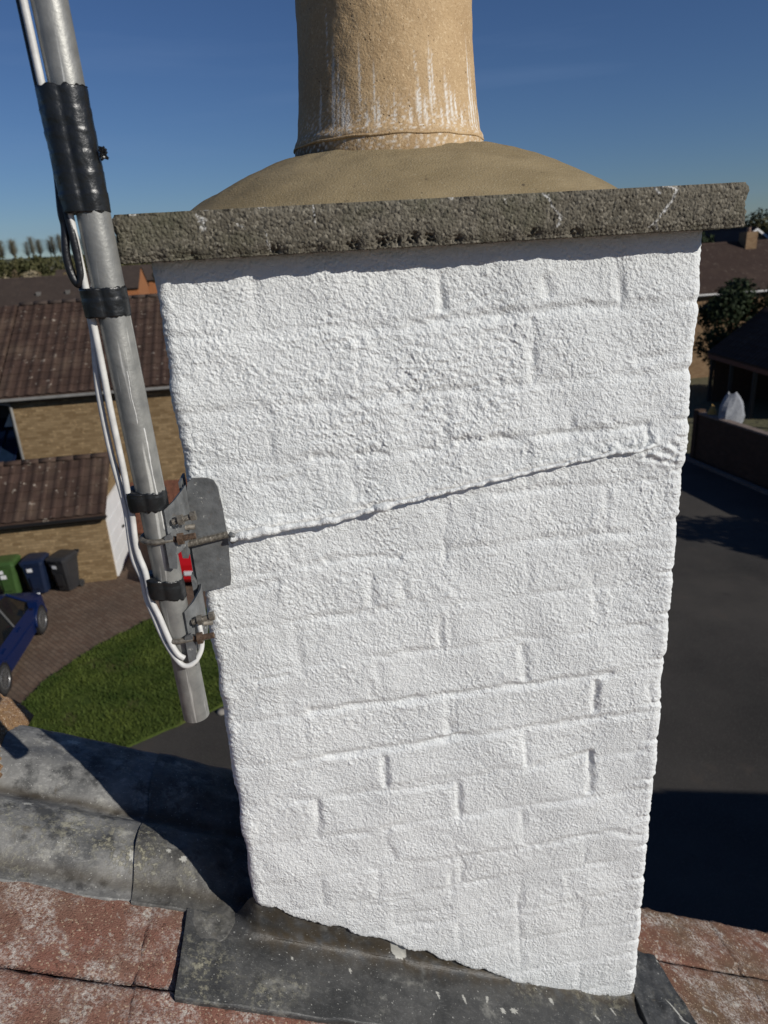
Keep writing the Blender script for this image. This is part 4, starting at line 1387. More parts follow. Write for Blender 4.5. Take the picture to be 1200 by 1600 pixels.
tape(-.275, -.252, 503, (CB, CB2), slope=-.1)
tape(-.392, -.366, 504, (CB, CB2), slope=-.25)
def hugging(off, zs_):
    return [(mast_x(z) + off[0], PY_ + off[1], z) for z in zs_]
c1 = hugging(CB, [1.25, .9, .5, .25, .16, .10, .05, .0, -.04]) + hugging((-.0222, -.0075), [-.10]) + hugging((-.0235, -.0075), [-.16, -.22]) + hugging((-.0245, -.008), [-.255, -.275]) + hugging((-.0275, -.008), [-.31, -.33]) + hugging((-.0235, -.010), [-.352, -.375, -.392]) + hugging((-.017, -.014), [-.415]) + hugging((-.010, -.019), [-.445]) + hugging((-.003, -.022), [-.464]) + hugging((.004, -.022), [-.472])
cw = near_thing('coaxial_cable', (mast_x(-.48) - .01, PY_ - .02, -.48), 'thicker white coaxial cable nearest the viewer, taped down the mast', 'cable', 'white aerial cables taped to the mast')
near_part(MB().tube(cab(c1), .0038, 10), 'cable', M['cable_w'], cw, True)
c2 = hugging((-.0265, .0), [-.03, -.07]) + hugging((-.0335, -.001), [-.13]) + hugging((-.0350, -.001), [-.20]) + hugging((-.0322, -.003), [-.255, -.28]) + hugging((-.0350, -.004), [-.32, -.34]) + hugging((-.0300, -.005), [-.365, -.39]) + hugging((-.0245, -.010), [-.415]) + hugging((-.0165, -.015), [-.448]) + hugging((-.006, -.021), [-.472]) + hugging((.004, -.024), [-.482]) + hugging((.016, -.022), [-.479]) + hugging((.0255, -.016), [-.466]) + hugging((.028, -.010), [-.450]) + hugging((.026, -.002), [-.43])
cw2 = near_thing('coaxial_cable', (mast_x(-.48) - .02, PY_ - .01, -.48), 'thinner white cable behind, looping under the lower clamp to the bracket', 'cable', 'white aerial cables taped to the mast')
near_part(MB().tube(cab(c2), .0034, 10), 'cable', M['cable_w'], cw2, True)
# black cable loop hanging out of the long tape wrap
c3 = hugging((-.026, -.001), [1.25, .6, .3, .17, .10]) + hugging((-.030, -.004), [.055, .04]) + hugging((-.0340, -.006), [.015, -.0]) + hugging((-.0315, -.007), [-.012]) + hugging((-.0275, -.008), [-.017]) + hugging((-.0235, -.009), [-.010]) + hugging((-.0225, -.009), [.005, .03]) + hugging((-.0245, -.007), [.06])
cw3 = near_thing('coaxial_cable', (mast_x(0) - .03, PY_, -.02), 'black cable with a short taped loop hanging left of the mast', 'cable')
near_part(MB().tube(cab(c3), .0042, 10), 'cable', M['cable_k'], cw3, True)
mb = MB()
for i in range(26):
    t_ = i / 25
    mb.tube([(mast_x(.07) + .0195 + .002 * rnd.random() - .001, PY_ - .010 + .006 * rnd.random(), .100 + .012 * rnd.random()), (mast_x(.07) + .0225 + .004 * rnd.random(), PY_ - .012 + .006 * rnd.random(), .100 + .012 * rnd.random())], .0011, 5)
near_part(mb, 'tape_tatter', M['tape'], mast)

# bracket on the corner of the stack
brk = near_thing('mast_bracket', (-.245, -.012, -.42), 'weathered grey steel corner bracket with rusty bolts clamping the mast', 'bracket')
pl = [(-.2560, -.416), (-.2140, -.4105), (-.2118, -.40), (-.2088, -.345), (-.2100, -.300), (-.2125, -.272), (-.2165, -.2625), (-.2240, -.2590), (-.2420, -.2575), (-.2490, -.2625), (-.2570, -.30)]
mb = MB().prism([(p[0], p[1]) for p in pl], 1, -.0135, -.0105)
near_part(mb, 'face_plate', M['galv_dull'], brk)
mb = MB().prism([(-.0105, -.418), (.03, -.418), (.03, -.262), (-.0105, -.262)], 0, -.2605, -.2575)
near_part(mb, 'side_plate', M['galv_dull'], brk)
def threaded(path_a, path_b, r, name, mat, turns=None):
    a, b_ = Vector(path_a), Vector(path_b)
    L = (b_ - a).length
    n = int(L / .0006)
    pts, rs = [], []
    for i in range(n + 1):
        t_ = i / n
        pts.append(a + (b_ - a) * t_)
        rs.append(r * (1 + .10 * sin(t_ * L / .00165 * 2 * pi)))
    return near_part(MB().tube(pts, rs, 12), name, mat, brk)
def hexnut(c, axis, r, h, name='nut', mat=None):
    c, ax = Vector(c), Vector(axis).normalized()
    return near_part(MB().tube([c - ax * h / 2, c + ax * h / 2], r, 6), name, mat or M['bolt'], brk)
# eye bolt that tensions the wire
threaded((-.262, -.024, -.342), (-.207, -.0205, -.3348), .0042, 'tension_bolt', M['bolt'])
near_part(MB().tube([(-.206, -.0205, -.3345), (-.200, -.0205, -.338), (-.199, -.018, -.344), (-.204, -.015, -.347)], .0040, 8), 'bolt_hook', M['galv_dull'], brk, True)
near_part(MB().prism([(-.266, -.356), (-.259, -.357), (-.2575, -.330), (-.262, -.322), (-.2675, -.328)], 1, -.034, -.014), 'bolt_lug', M['galv_dull'], brk)
def vclamp(zc, flip=1):
    """V plate and U bolt holding the mast, standing off the corner"""
    mx_ = mast_x(zc)
    # V plate: two angled flanges between the mast and the plate, tall in z
    P = [(mx_ + .0135, -.078), (mx_ + .024, -.062), (mx_ + .030, -.036), (-.2510, -.0160), (-.2545, -.0150), (mx_ + .0265, -.0345), (mx_ + .0205, -.060), (mx_ + .0105, -.075)]
    mb = MB()
    n = len(P)
    z0, z1 = zc - .030, zc + .030
    top = [(p[0], p[1], z1 + (p[0] - mx_) * .55 * flip) for p in P]
    bot = [(p[0], p[1], z0 + (p[0] - mx_) * .35 * flip) for p in P]
    mb.add(bot + top, [tuple(range(n - 1, -1, -1)), tuple(range(n, 2 * n))] + [(i, (i + 1) % n, (i + 1) % n + n, i + n) for i in range(n)])
    near_part(mb, 'clamp_plate', M['galv_dull'], brk)
    # toothed jaw
    mb = MB().prism([(mx_ + .010, zc - .034), (mx_ + .0185, zc - .036), (mx_ + .0225, zc - .004), (mx_ + .018, zc + .010), (mx_ + .010, zc + .006)], 1, PY_ - .0235, PY_ - .019)
    near_part(mb, 'clamp_jaw', M['galv_dull'], brk)
    # U bolt
    pts = []
    for i in range(25):
        a = -.5 * pi - pi * i / 24
        pts.append((mx_ + (MRAD + .0036) * cos(a), PY_ + (MRAD + .0036) * sin(a), zc))
    pts = [(mx_ + .040, PY_ - MRAD - .0036, zc + .002)] + pts + [(mx_ + .040, PY_ + MRAD + .0036, zc)]
    near_part(MB().tube(pts, .0034, 8), 'u_bolt', M['bolt'], brk, True)
    threaded((mx_ + .020, PY_ - MRAD - .0036, zc + .001), (mx_ + .046, PY_ - MRAD - .0036, zc + .0035), .0038, 'bolt_thread', M['rust'])
    hexnut((mx_ + .028, PY_ - MRAD - .0036, zc + .0015), (1, 0, .05), .0078, .0065, mat=M['rust'])
    threaded((mx_ + .020, PY_ - .012, zc + .020), (mx_ + .048, PY_ - .011, zc + .026), .0036, 'bolt_thread', M['bolt'])
    hexnut((mx_ + .030, PY_ - .0115, zc + .022), (1, 0, .15), .0070, .006)
    hexnut((mx_ + .045, PY_ - .011, zc + .0255), (1, 0, .15), .0062, .006)
vclamp(-.312)
vclamp(-.448)
near_part(MB().prism([(-.262, -.440), (-.2565, -.440), (-.2565, -.398), (-.262, -.388)], 1, -.022, -.006), 'bracket_arm', M['galv_dull'], brk)

#@@BACKGROUND@@
# ================================================================== THE NEIGHBOURHOOD
def basis_obj(o, X, Y, Z, loc):
    o.matrix_basis = Matrix(((X[0], Y[0], Z[0], loc[0]), (X[1], Y[1], Z[1], loc[1]), (X[2], Y[2], Z[2], loc[2]), (0, 0, 0, 1)))

def pantile_mesh(name, w, L, mat):
    xs_ = [0, .14, .30, .46, .58, .70, .84, .94, 1.0]
    zs_ = [.000, -.004, -.006, -.003, .012, .026, .030, .020, .006]
    v, f = [], []
    n = len(xs_)
    for (y, lift) in ((0, .024), (0, .006), (L, .004)):
        for x, z in zip(xs_, zs_):
            v.append((x * w, y, z + lift))
    v2 = v[n:2 * n]
    # top surface: front row lifted, back row low; tail face below the front row
    f += [(i, i + 1, 2 * n + i + 1, 2 * n + i) for i in range(n - 1)]
    f += [(i + 1, i, n + i, n + i + 1) for i in range(n - 1)]
    return MB().add(v, f).mesh(name, mat, False, False)

def tiled_slope(parent, P0, X, Ydir, length, slope, mat, w=.30, gauge=.325, vis=(0, 1e9), name='tile', lift=.0, side=None):
    """tiles on one slope: P0 left eaves corner, X along the eaves, Ydir up the slope (all parent-local)"""
    X, Y = Vector(X).normalized(), Vector(Ydir).normalized()
    Z = X.cross(Y).normalized()
    me = pantile_mesh(name, w * 1.03, gauge + .07, mat)
    nc, nr = int(length / w), int(math.ceil(slope / gauge))
    rest = MB()
    co = [v.co.copy() for v in me.vertices]
    fs = [tuple(p.vertices) for p in me.polygons]
    for r_ in range(nr):
        for c_ in range(nc):
            p = Vector(P0) + X * (c_ * w) + Y * (r_ * gauge) + Z * (lift + rnd.uniform(-.003, .003))
            if r_ == nr - 1:
                p = Vector(P0) + X * (c_ * w) + Y * (slope - gauge - .05) + Z * (lift + .006)
            if vis[0] <= c_ * w <= vis[1]:
                o = obj_from(me, name, parent)
                tl = rnd.uniform(-.006, .006)
                basis_obj(o, X, (Y + Z * tl).normalized(), (Z - Y * tl).normalized(), p)
            else:
                rest.add([p + X * q.x + Y * q.y + Z * q.z for q in co], fs)
    if rest.v:
        o = rest.build(name + '_run', mat, parent, False, False)
        o['kind'] = 'stuff'

def window(parent, x0, x1, z0, z1, y, mat=None, axis=1, out=-1, bars=1):
    """framed window in a wall plane; axis 1: wall faces +-y at y, axis 0: wall faces +-x"""
    def P(a, d, z):
        return (a, y + out * d, z) if axis == 1 else (y + out * d, a, z)
    f = MB()
    t = .06
    for (a0, a1, b0, b1) in ((x0, x1, z1 - t, z1), (x0, x1, z0, z0 + t), (x0, x0 + t, z0 + t, z1 - t), (x1 - t, x1, z0 + t, z1 - t)):
        f.bbox(P(a0, .0, b0), P(a1, .05, b1))
    for i in range(bars):
        xm = x0 + (x1 - x0) * (i + 1) / (bars + 1)
        f.bbox(P(xm - t / 2, .0, z0 + t), P(xm + t / 2, .045, z1 - t))
    fo = f.build('window', M['white_pvc'], parent)
    MB().bbox(P(x0 + t, .004, z0 + t), P(x1 - t, .02, z1 - t)).build('pane', M['glass'], fo)
    MB().bbox(P(x0 - .05, .0, z0 - .06), P(x1 + .05, .09, z0 - .001)).build('sill', M['white_pvc'], fo)

def gable_house(name, label, cat, loc, yaw, L, D, eave, ridge, wall, roofm, ov=.28, gut=None, barge=None, tiles=None, windows=(), group=None, soffit=True):
    """ridge along local x; origin at ground centre"""
    e = empty(name, loc, yaw)
    tag(e, label, cat, group)
    hx, hy = L / 2, D / 2
    rise = ridge - eave
    MB().prism([(-hy, 0), (hy, 0), (hy, eave), (0, ridge - .12), (-hy, eave)], 0, -hx, hx).build('wall', wall, e)
    k = rise / hy
    eo = eave - k * ov
    r = MB()
    th = .09
    rx = hx + .12
    for sgn in (-1, 1):
        r.prism([(0, ridge), (sgn * (hy + ov), eo), (sgn * (hy + ov), eo - th), (0, ridge - th)], 0, -rx, rx)
    ro = r.build('roof', roofm, e)
    if tiles:
        sl = hypot(hy + ov + .03, rise + k * (ov + .03))
        for sgn in (-1, 1):
            if sgn == 1 and not tiles.get('back'):
                continue
            tiled_slope(ro, (sgn * rx, sgn * (hy + ov + .03), eo - .02), (1, 0, 0) if sgn == -1 else (-1, 0, 0), (0, -sgn * (hy + ov), rise + k * ov), 2 * rx, sl, roofm, vis=tiles['vis'] if sgn == -1 else (1e9, 1e9))
        # ridge tiles
        n = int(2 * rx / .45)
        ra = MB()
        pts = []
        for i in range(9):
            a = pi * i / 8
            pts.append((cos(a) * .125, sin(a) * .10))
        poly = pts + [(p[0] * .86, p[1] * .84) for p in reversed(pts)]
        rm = MB().prism(poly, 0, 0.003, .447).mesh('ridge_tile', tiles.get('ridge_mat', roofm), True)
        for i in range(n):
            o = obj_from(rm, 'ridge_tile', ro)
            o.location = (-rx + i * .45, 0, ridge - .03)
    elif cat == 'house':
        MB().prism([(-.13, ridge - .05), (0, ridge + .06), (.13, ridge - .05)], 0, -rx, rx).build('ridge', roofm, ro)
    for sgn in (-1, 1):
        MB().bbox((-hx - .1, sgn * (hy + ov - .06), eo - th - .12), (hx + .1, sgn * (hy + ov - .02), eo - th + .03)).build('fascia', gut if gut is M['white_pvc'] else M['black_trim'], e)
        if soffit:
            MB().bbox((-hx - .1, sgn * (hy + .002), eo - th - .10), (hx + .1, sgn * (hy + ov - .06), eo - th - .06)).build('soffit', M['black_trim'], e)
        if gut:
            MB().prism([(sgn * (hy + ov - .015), eo - th + .03), (sgn * (hy + ov - .01), eo - th - .05), (sgn * (hy + ov + .04), eo - th - .08), (sgn * (hy + ov + .09), eo - th - .05), (sgn * (hy + ov + .10), eo - th + .03), (sgn * (hy + ov + .085), eo - th + .03), (sgn * (hy + ov + .075), eo - th - .04), (sgn * (hy + ov + .04), eo - th - .06), (sgn * (hy + ov), eo - th - .04)], 0, -hx - .11, hx + .11).build('gutter', gut, e)
    if barge:
        for sx in (-1, 1):
            b_ = MB()
            for sgn in (-1, 1):
                b_.prism([(0, ridge - .02), (sgn * (hy + ov), eo - .02), (sgn * (hy + ov), eo - .20), (0, ridge - .20)], 0, sx * (rx + .002), sx * (rx + .03))
            b_.build('barge_board', barge, e)
    for wd in windows:
        window(e, *wd)
    return e

# --- garage with white door
GY = radians(8)
gl, gd = 7.0, 2.9
gc = Vector((-7.37, 17.6, 0)) + Matrix.Rotation(GY, 3, 'Z') @ Vector((-gl / 2, gd / 2, 0))
gar = gable_house('garage', 'low buff brick garage with brown tiled roof and white door behind the bins', 'garage', gc, GY, gl, gd, 2.16, 3.12, M['buff'], M['roof_brown'], ov=.22, gut=M['black_plastic'], tiles={'vis': (3.7, 99)})
d = MB().bbox((gl / 2 + .002, -1.28, .02), (gl / 2 + .045, 1.34, 2.05)).build('garage_door', M['white_door'], gar)
for i in range(1, 5):
    MB().bbox((gl / 2 + .0455, -1.27, .4 * i - .012), (gl / 2 + .055, 1.33, .4 * i + .012)).build('rib', M['white_door'], d)
MB().bbox((gl / 2 + .046, .08, .92), (gl / 2 + .10, .20, .98)).build('handle', M['black_plastic'], d)
MB().bbox((gl / 2 + .003, -1.33, 2.06), (gl / 2 + .06, 1.38, 2.13)).build('lintel_trim', M['white_pvc'], gar)

# --- brown roofed house behind it
HYAW = radians(7.5)
hl, hd = 9.6, 6.9
corner = Vector((-11.05, 21.25, 0))
hc = corner + Matrix.Rotation(HYAW, 3, 'Z') @ Vector((hl / 2, hd / 2, 0))
h1 = gable_house('brick_house', 'buff brick house with speckled brown tiled roof beyond the garage', 'house', hc, HYAW, hl, hd, 4.75, 6.95, M['buff'], M['roof_brown'], ov=.30, gut=M['grey_pvc'], tiles={'vis': (-1, 6.2), 'ridge_mat': M['roof_grey']})
x0 = -hl / 2
MB().tube([(x0 - .22, -hd / 2 - .34, 4.50), (x0 - .20, -hd / 2 - .32, 4.40), (x0 + .07, -hd / 2 - .08, 4.28), (x0 + .09, -hd / 2 - .06, 4.18), (x0 + .09, -hd / 2 - .06, .1)], .045, 10).build('downpipe', M['grey_pvc'], h1, True)
# roof carries on over a recessed bay on its left
bay = gable_house('brick_house', 'set-back bay on the left of the buff house, mostly in shade', 'house', corner + Matrix.Rotation(HYAW, 3, 'Z') @ Vector((-3.1, 5.2, 0)), HYAW, 6.0, 3.4, 4.75, 5.8, M['buff2'], M['roof_brown'], ov=.2)
b2 = MB()
bw = corner + Matrix.Rotation(HYAW, 3, 'Z') @ Vector((-2.02, 1.5, 0))
vr = empty('veranda_roof', bw, HYAW)
tag(vr, 'brown tiled roof edge carried over the shaded bay at far left', 'roof')
MB().prism([(-1.83, 4.47), (1.95, 6.9), (1.95, 6.80), (-1.83, 4.37)], 0, -2.1, 1.85).build('roof_deck', M['roof_brown'], vr)
tiled_slope(vr, (-2.1, -1.86, 4.48), (1, 0, 0), (0, 3.8, 2.43), 3.9, 4.5, M['roof_brown'], vis=(1.2, 99))
MB().prism([(-1.86, 4.36), (-1.86, 4.28), (-1.92, 4.25), (-1.97, 4.28), (-1.98, 4.37), (-1.96, 4.37), (-1.95, 4.29), (-1.92, 4.27), (-1.88, 4.29), (-1.875, 4.36)], 0, -2.1, 1.8).build('gutter', M['grey_pvc'], vr)
# dark blue glazed lean-to under it
lt = empty('lean_to', corner + Matrix.Rotation(HYAW, 3, 'Z') @ Vector((-1.3, -.1, 0)), HYAW)
tag(lt, 'dark blue glazed lean-to beside the grey downpipe at the left edge', 'conservatory')
MB().prism([(-.2, 2.5), (2.2, 3.5), (2.2, 3.45), (-.2, 2.45)], 0, -1.6, 1.15).build('glass_roof', M['blue_glass'], lt)
for i in range(6):
    MB().prism([(-.22, 2.53), (2.2, 3.54), (2.2, 3.50), (-.22, 2.49)], 0, -1.6 + i * .545, -1.55 + i * .545).build('glazing_bar', M['bin_blue'], lt)
MB().bbox((-1.6, -.12, 0), (1.1, -.06, 2.42)).build('front_frame', M['black_trim'], lt)
MB().bbox((-1.6, 2.21, 0), (1.12, 2.3, 4.3)).build('back_panel', M['black_trim'], lt)
MB().add([(.50, 1.6, 3.32), (.78, 1.6, 3.32), (.98, 2.1, 4.15), (.86, 2.15, 4.15), (.52, 1.64, 3.30), (.80, 1.64, 3.30), (.98, 2.14, 4.12), (.88, 2.18, 4.12)], [(0, 1, 2, 3), (7, 6, 5, 4), (0, 4, 5, 1), (1, 5, 6, 2), (2, 6, 7, 3), (3, 7, 4, 0)]).build('white_flashing', M['white_pvc'], lt)

# --- fence beyond the garage door
fe = empty('board_fence', (-7.95, 20.75, 0), radians(3))
tag(fe, 'red brown board fence between the garage door and the mast', 'fence')
bm_ = MB().bbox((0, 0, .08), (.142, .02, 1.75)).mesh('board', M['fence'])
for i in range(17):
    o = obj_from(bm_, 'board', fe)
    o.location = (i * .15, rnd.uniform(0, .006), rnd.uniform(-.01, .01))
for i in range(2):
    MB().bbox((0, .021, .5 + i * .8), (2.55, .06, .58 + i * .8)).build('rail', M['fence'], fe)
for i in range(2):
    MB().bbox((.02 + i * 2.44, .061, 0), (.11 + i * 2.44, .15, 1.8)).build('post', M['fence'], fe)

# --- wheelie bins
def bin_(loc, yaw, mat, label, stickers):
    e = empty('wheelie_bin', loc, yaw)
    tag(e, label, 'bin', 'wheelie bins along the garage wall')
    def ring(z, w, dd, y):
        c = .06
        return [(-w + c, -dd + y, z), (w - c, -dd + y, z), (w, -dd + c + y, z), (w, dd - c + y, z), (w - c, dd + y, z), (-w + c, dd + y, z), (-w, dd - c + y, z), (-w, -dd + c + y, z)]
    lv = [(.06, .20, .20, .03), (.30, .225, .235, .02), (.62, .25, .27, .01), (.88, .268, .30, .0), (.90, .285, .32, .0), (.955, .285, .32, .0)]
    v, f = [], []
    for L in lv:
        v += ring(*L)
    for i in range(len(lv) - 1):
        f += [(i * 8 + j, i * 8 + (j + 1) % 8, (i + 1) * 8 + (j + 1) % 8, (i + 1) * 8 + j) for j in range(8)]
    f += [tuple(range(7, -1, -1)), tuple(len(lv) * 8 - 8 + j for j in range(8))]
    body = MB().add(v, f)
    body.box((0, -.262, .40), (.20, .012, .36), (.14, 0, 0))
    body.build('body', mat, e)
    lv = [(.958, .295, .33, -.005), (.985, .295, .33, -.005), (1.03, .25, .27, .02), (1.045, .18, .18, .05)]
    v, f = [], []
    for L in lv:
        v += ring(*L)
    for i in range(len(lv) - 1):
        f += [(i * 8 + j, i * 8 + (j + 1) % 8, (i + 1) * 8 + (j + 1) % 8, (i + 1) * 8 + j) for j in range(8)]
    f += [tuple(range(7, -1, -1)), tuple(len(lv) * 8 - 8 + j for j in range(8))]
    lid = MB().add(v, f).build('lid', mat, e)
    MB().bbox((-.10, -.36, .955), (.10, -.331, .975)).build('lid_grip', mat, lid)
    MB().tube([(-.23, .36, .93), (-.23, .40, .99), (.23, .40, .99), (.23, .36, .93)], .017, 8).build('handle', mat, e)
    for sx in (-1, 1):
        w = MB().cyl((sx * .19, .24, .10), (sx * .245, .24, .10), .10, 16).build('wheel', M['rubber'], e)
        MB().cyl((sx * .246, .24, .10), (sx * .252, .24, .10), .05, 12).build('hub', mat, w)
    for (x, z, w_, h_) in stickers:
        MB().box((x, -.2925 - (z - .62) * .11 + .0, z), (w_, .006, h_), (.11, 0, 0)).build('sticker', M['label_w'], e)
    return e
bin_((-9.86, 17.0, .008), radians(6), M['bin_green'], 'green wheelie bin, left of the blue one', [(-.06, .78, .13, .10), (-.02, .64, .14, .11)])
bin_((-9.13, 17.03, .008), radians(4), M['bin_blue'], 'navy blue wheelie bin between the green and grey bins', [(-.05, .78, .13, .10)])
bin_((-8.45, 17.12, .008), radians(-14), M['bin_grey'], 'dark grey wheelie bin nearest the white garage door', [(-.05, .78, .12, .09)])

# --- cars
def car(loc, yaw, paint, label):
    e = empty('parked_car', loc, yaw)
    tag(e, label, 'car')
    #  x, sill z, half width low, half width belt, belt z, top half width, top z
    st = [(-2.00, .34, .70, .72, .62, .62, .70), (-1.93, .24, .80, .80, .80, .68, .92), (-1.62, .20, .84, .83, .90, .66, 1.00), (-1.30, .19, .85, .84, .92, .60, 1.34), (-.85, .18, .86, .85, .93, .57, 1.44), (0.0, .18, .86, .85, .92, .57, 1.46), (.42, .18, .86, .85, .90, .58, 1.40), (1.02, .18, .85, .83, .87, .70, .98), (1.30, .19, .85, .82, .84, .66, .93), (1.75, .21, .82, .79, .74, .60, .82), (1.95, .28, .74, .72, .62, .52, .68), (2.02, .36, .62, .62, .55, .45, .56)]
    rows = []
    for (x, zs, wl, wb, zb_, wt, zt) in st:
        rows.append([(x, -wl + .05, zs), (x, -wl, (zs + zb_) / 2), (x, -wb, zb_), (x, -wt, zt), (x, -wt * .5, zt + .025), (x, 0, zt + .035), (x, wt * .5, zt + .025), (x, wt, zt), (x, wb, zb_), (x, wl, (zs + zb_) / 2), (x, wl - .05, zs)])
    n = 11
    V_ = [p for r in rows for p in r]
    body, glass = [], []
    for i in range(len(rows) - 1):
        for j in range(n - 1):
            f = (i * n + j, i * n + j + 1, (i + 1) * n + j + 1, (i + 1) * n + j)
            side_g = j in (2, 7) and 2 <= i <= 6
            screen = j in (3, 4, 5, 6) and i in (2, 6)
            (glass if (side_g or screen) else body).append(f)
    body += [tuple(range(n)), tuple((len(rows) - 1) * n + j for j in range(n - 1, -1, -1))]
    body += [(i * n, (i + 1) * n, (i + 1) * n + n - 1, i * n + n - 1) for i in range(len(rows) - 1)]
    bo = MB().add(V_, body).build('body', paint, e, True, False)
    bo.data.set_sharp_from_angle(angle=radians(38)) if hasattr(bo.data, 'set_sharp_from_angle') else None
    MB().add(V_, glass).build('window_glass', M['glass'], e, False, False)
    # pillars
    for sy in (-1, 1):
        for (xa, za, xb, zb_) in ((.44, 1.40, 1.0, .95), (-.22, .94, -.18, 1.44), (-1.28, 1.32, -1.58, .98)):
            wa = .585 if za > 1.2 else .845
            wb = .585 if zb_ > 1.2 else .845
            MB().tube([(xa, sy * wa, za), (xb, sy * wb * (.86 if xb > .9 else 1), zb_)], .032, 6).build('pillar', M['black_plastic'] if xa == -.22 else paint, e)
    for sy in (-1, 1):
        MB().tube([(1.0, sy * .855, .5), (.2, sy * .868, .56), (-.25, sy * .868, .56), (-1.1, sy * .862, .6)], .010, 5).build('door_crease', paint, e)
        for xh in (-.05, -.95):
            MB().bbox((xh - .1, sy * .853, .77), (xh + .08, sy * .885, .80)).build('door_handle', paint, e)
        m_ = MB().box((.72, sy * .97, .98), (.10, .20, .14)).build('wing_mirror', paint, e)
        for xw in (-1.25, 1.27):
            ar = MB().cyl((xw, sy * .80, .32), (xw, sy * .868, .32), .355, 28).build('wheel_arch', M['black_plastic'], e)
            w = MB().tube([(xw, sy * .70, .315), (xw, sy * .72, .315), (xw, sy * .858, .315), (xw, sy * .872, .315)], [.27, .315, .315, .28], 28).build('wheel', M['rubber'], e)
            rim = MB()
            rim.cyl((xw, sy * .871, .315), (xw, sy * .876, .315), .055, 14)
            MB().tube([(xw + .365 * cos(pi * q / 20), sy * .855, .315 + .365 * sin(pi * q / 20)) for q in range(21)], .026, 8).build('wheel_arch_lip', paint, e, True)
            for q in range(10):
                a = 2 * pi * q / 10
                rim.box((xw + .115 * cos(a), sy * .874, .315 + .115 * sin(a)), (.17, .008, .028), (0, -a, 0))
            rim.tube([(xw + .205 * cos(2 * pi * q / 28), sy * .873, .315 + .205 * sin(2 * pi * q / 28)) for q in range(29)], .014, 6, False)
            rim.build('rim', M['alloy'], w)
        MB().box((1.90, sy * .57, .64), (.20, .26, .12), (0, .35, -sy * .45)).build('headlight', M['lamp'], e)
        MB().box((-1.95, sy * .66, .76), (.08, .18, .22)).build('tail_light', M['lamp_red'], e)
    MB().bbox((2.0, -.4, .36), (2.045, .4, .46)).build('grille', M['black_plastic'], e)
    MB().bbox((-2.03, -.26, .46), (-2.005, .26, .57)).build('number_plate', M['label_w'], e)
    return e
ca = math.atan2(14.85 - 12.38, -8.2 + 7.88)
fdir = Vector((cos(ca), sin(ca), 0))
mid_w = Vector(((-7.88 - 8.2) / 2, (12.38 + 14.85) / 2, 0))
car(mid_w + Vector((-fdir.y, fdir.x, 0)) * .80 + Vector((0, 0, .008)), ca, M['blue_paint'], 'dark blue hatchback parked on the driveway below the bins')
car((-4.72, 18.55, .008), radians(84), M['red_paint'], 'red car glimpsed between the mast and the bracket plate')

# --- houses further off, left
f2 = gable_house('brick_house', 'orange brick house with white gable edge at far left', 'house', (-33.3, 74.2, 0), HYAW, 11.5, 7.0, 5.0, 7.3, M['orange'], M['roof_grey'], ov=.3, gut=M['black_plastic'], barge=M['white_pvc'], windows=[(-1.75, -.85, 3.35, 4.65, -3.5), (2.6, 3.8, 3.4, 4.6, -3.5), (-4.6, -3.4, 3.4, 4.6, -3.5)])
for xv in (.9, 3.6):
    MB().prism([(-2.2, 5.72), (-2.6, 5.62), (-2.6, 5.98), (-2.15, 5.98)], 0, xv, xv + .36).build('roof_vent', M['kerb'], f2)
gable_house('brick_house', 'far orange brick house with pointed gable beside the mast', 'house', (-37.2, 104, 0), HYAW, 11.0, 8.5, 5.2, 7.75, M['orange'], M['roof_grey'], ov=.25, gut=M['black_plastic'], windows=[(5.5, 5.5, 0, 0, 0)] if False else ())
gable_house('brick_house', 'distant brick house with white window right of the far gable', 'house', (-37.0, 134.5, 0), HYAW, 14.0, 8.0, 5.45, 7.75, M['orange'], M['roof_grey'], ov=.3, gut=M['black_plastic'], windows=[(.2, 1.3, 4.0, 5.2, -4.0), (3.4, 4.6, 4.0, 5.2, -4.0)])
# --- right hand side
h5 = gable_house('brick_house', 'buff house with dark brown roof and white eaves behind the evergreen', 'house', (23.6, 45.6, 0), radians(7), 12.5, 8.2, 4.95, 7.2, M['buff2'], M['roof_dark'], ov=.35, gut=M['white_pvc'])
cs = MB().bbox((-1.25, -.75, 6.5), (-.55, .0, 7.75)).build('chimney_stack', M['buff2'], h5)
MB().cyl((-.9, -.35, 7.751), (-.9, -.35, 8.0), .12, 12).build('chimney_pot', M['tile_r'], cs)
gable_house('brick_house', 'pale gabled house with white barge boards behind the dark roof', 'house', (27.8, 59.5, 0), radians(96), 9.0, 4.6, 6.4, 7.95, M['buff2'], M['roof_dark'], ov=.3, gut=M['white_pvc'], barge=M['white_pvc'])
gable_house('brick_house', 'dark roofed house rising at the right edge beyond the evergreen', 'house', (24.6, 44.0, 0), radians(100), 9.0, 8.8, 5.1, 9.2, M['wallbrick'], M['roof_dark'], ov=.35, gut=M['white_pvc']) if False else gable_house('brick_house', 'dark roofed house rising at the right edge beyond the evergreen', 'house', (32.6, 53.5, 0), radians(97), 7.0, 9.2, 5.0, 9.9, M['wallbrick'], M['roof_dark'], ov=.35, gut=M['white_pvc'])
# neighbours standing to the right of and behind the viewer: their shadows reach the road
gable_house('brick_house', 'neighbouring brick house to the right, shading the near road', 'house', (18.9, -.25, 0), radians(-7.5), 15.0, 5.0, 5.0, 7.4, M['buff'], M['roof_brown'], ov=.2, gut=M['grey_pvc'], windows=[(-3.6, -2.2, 3.4, 4.6, -2.5), (1.6, 3.0, 3.4, 4.6, -2.5)])
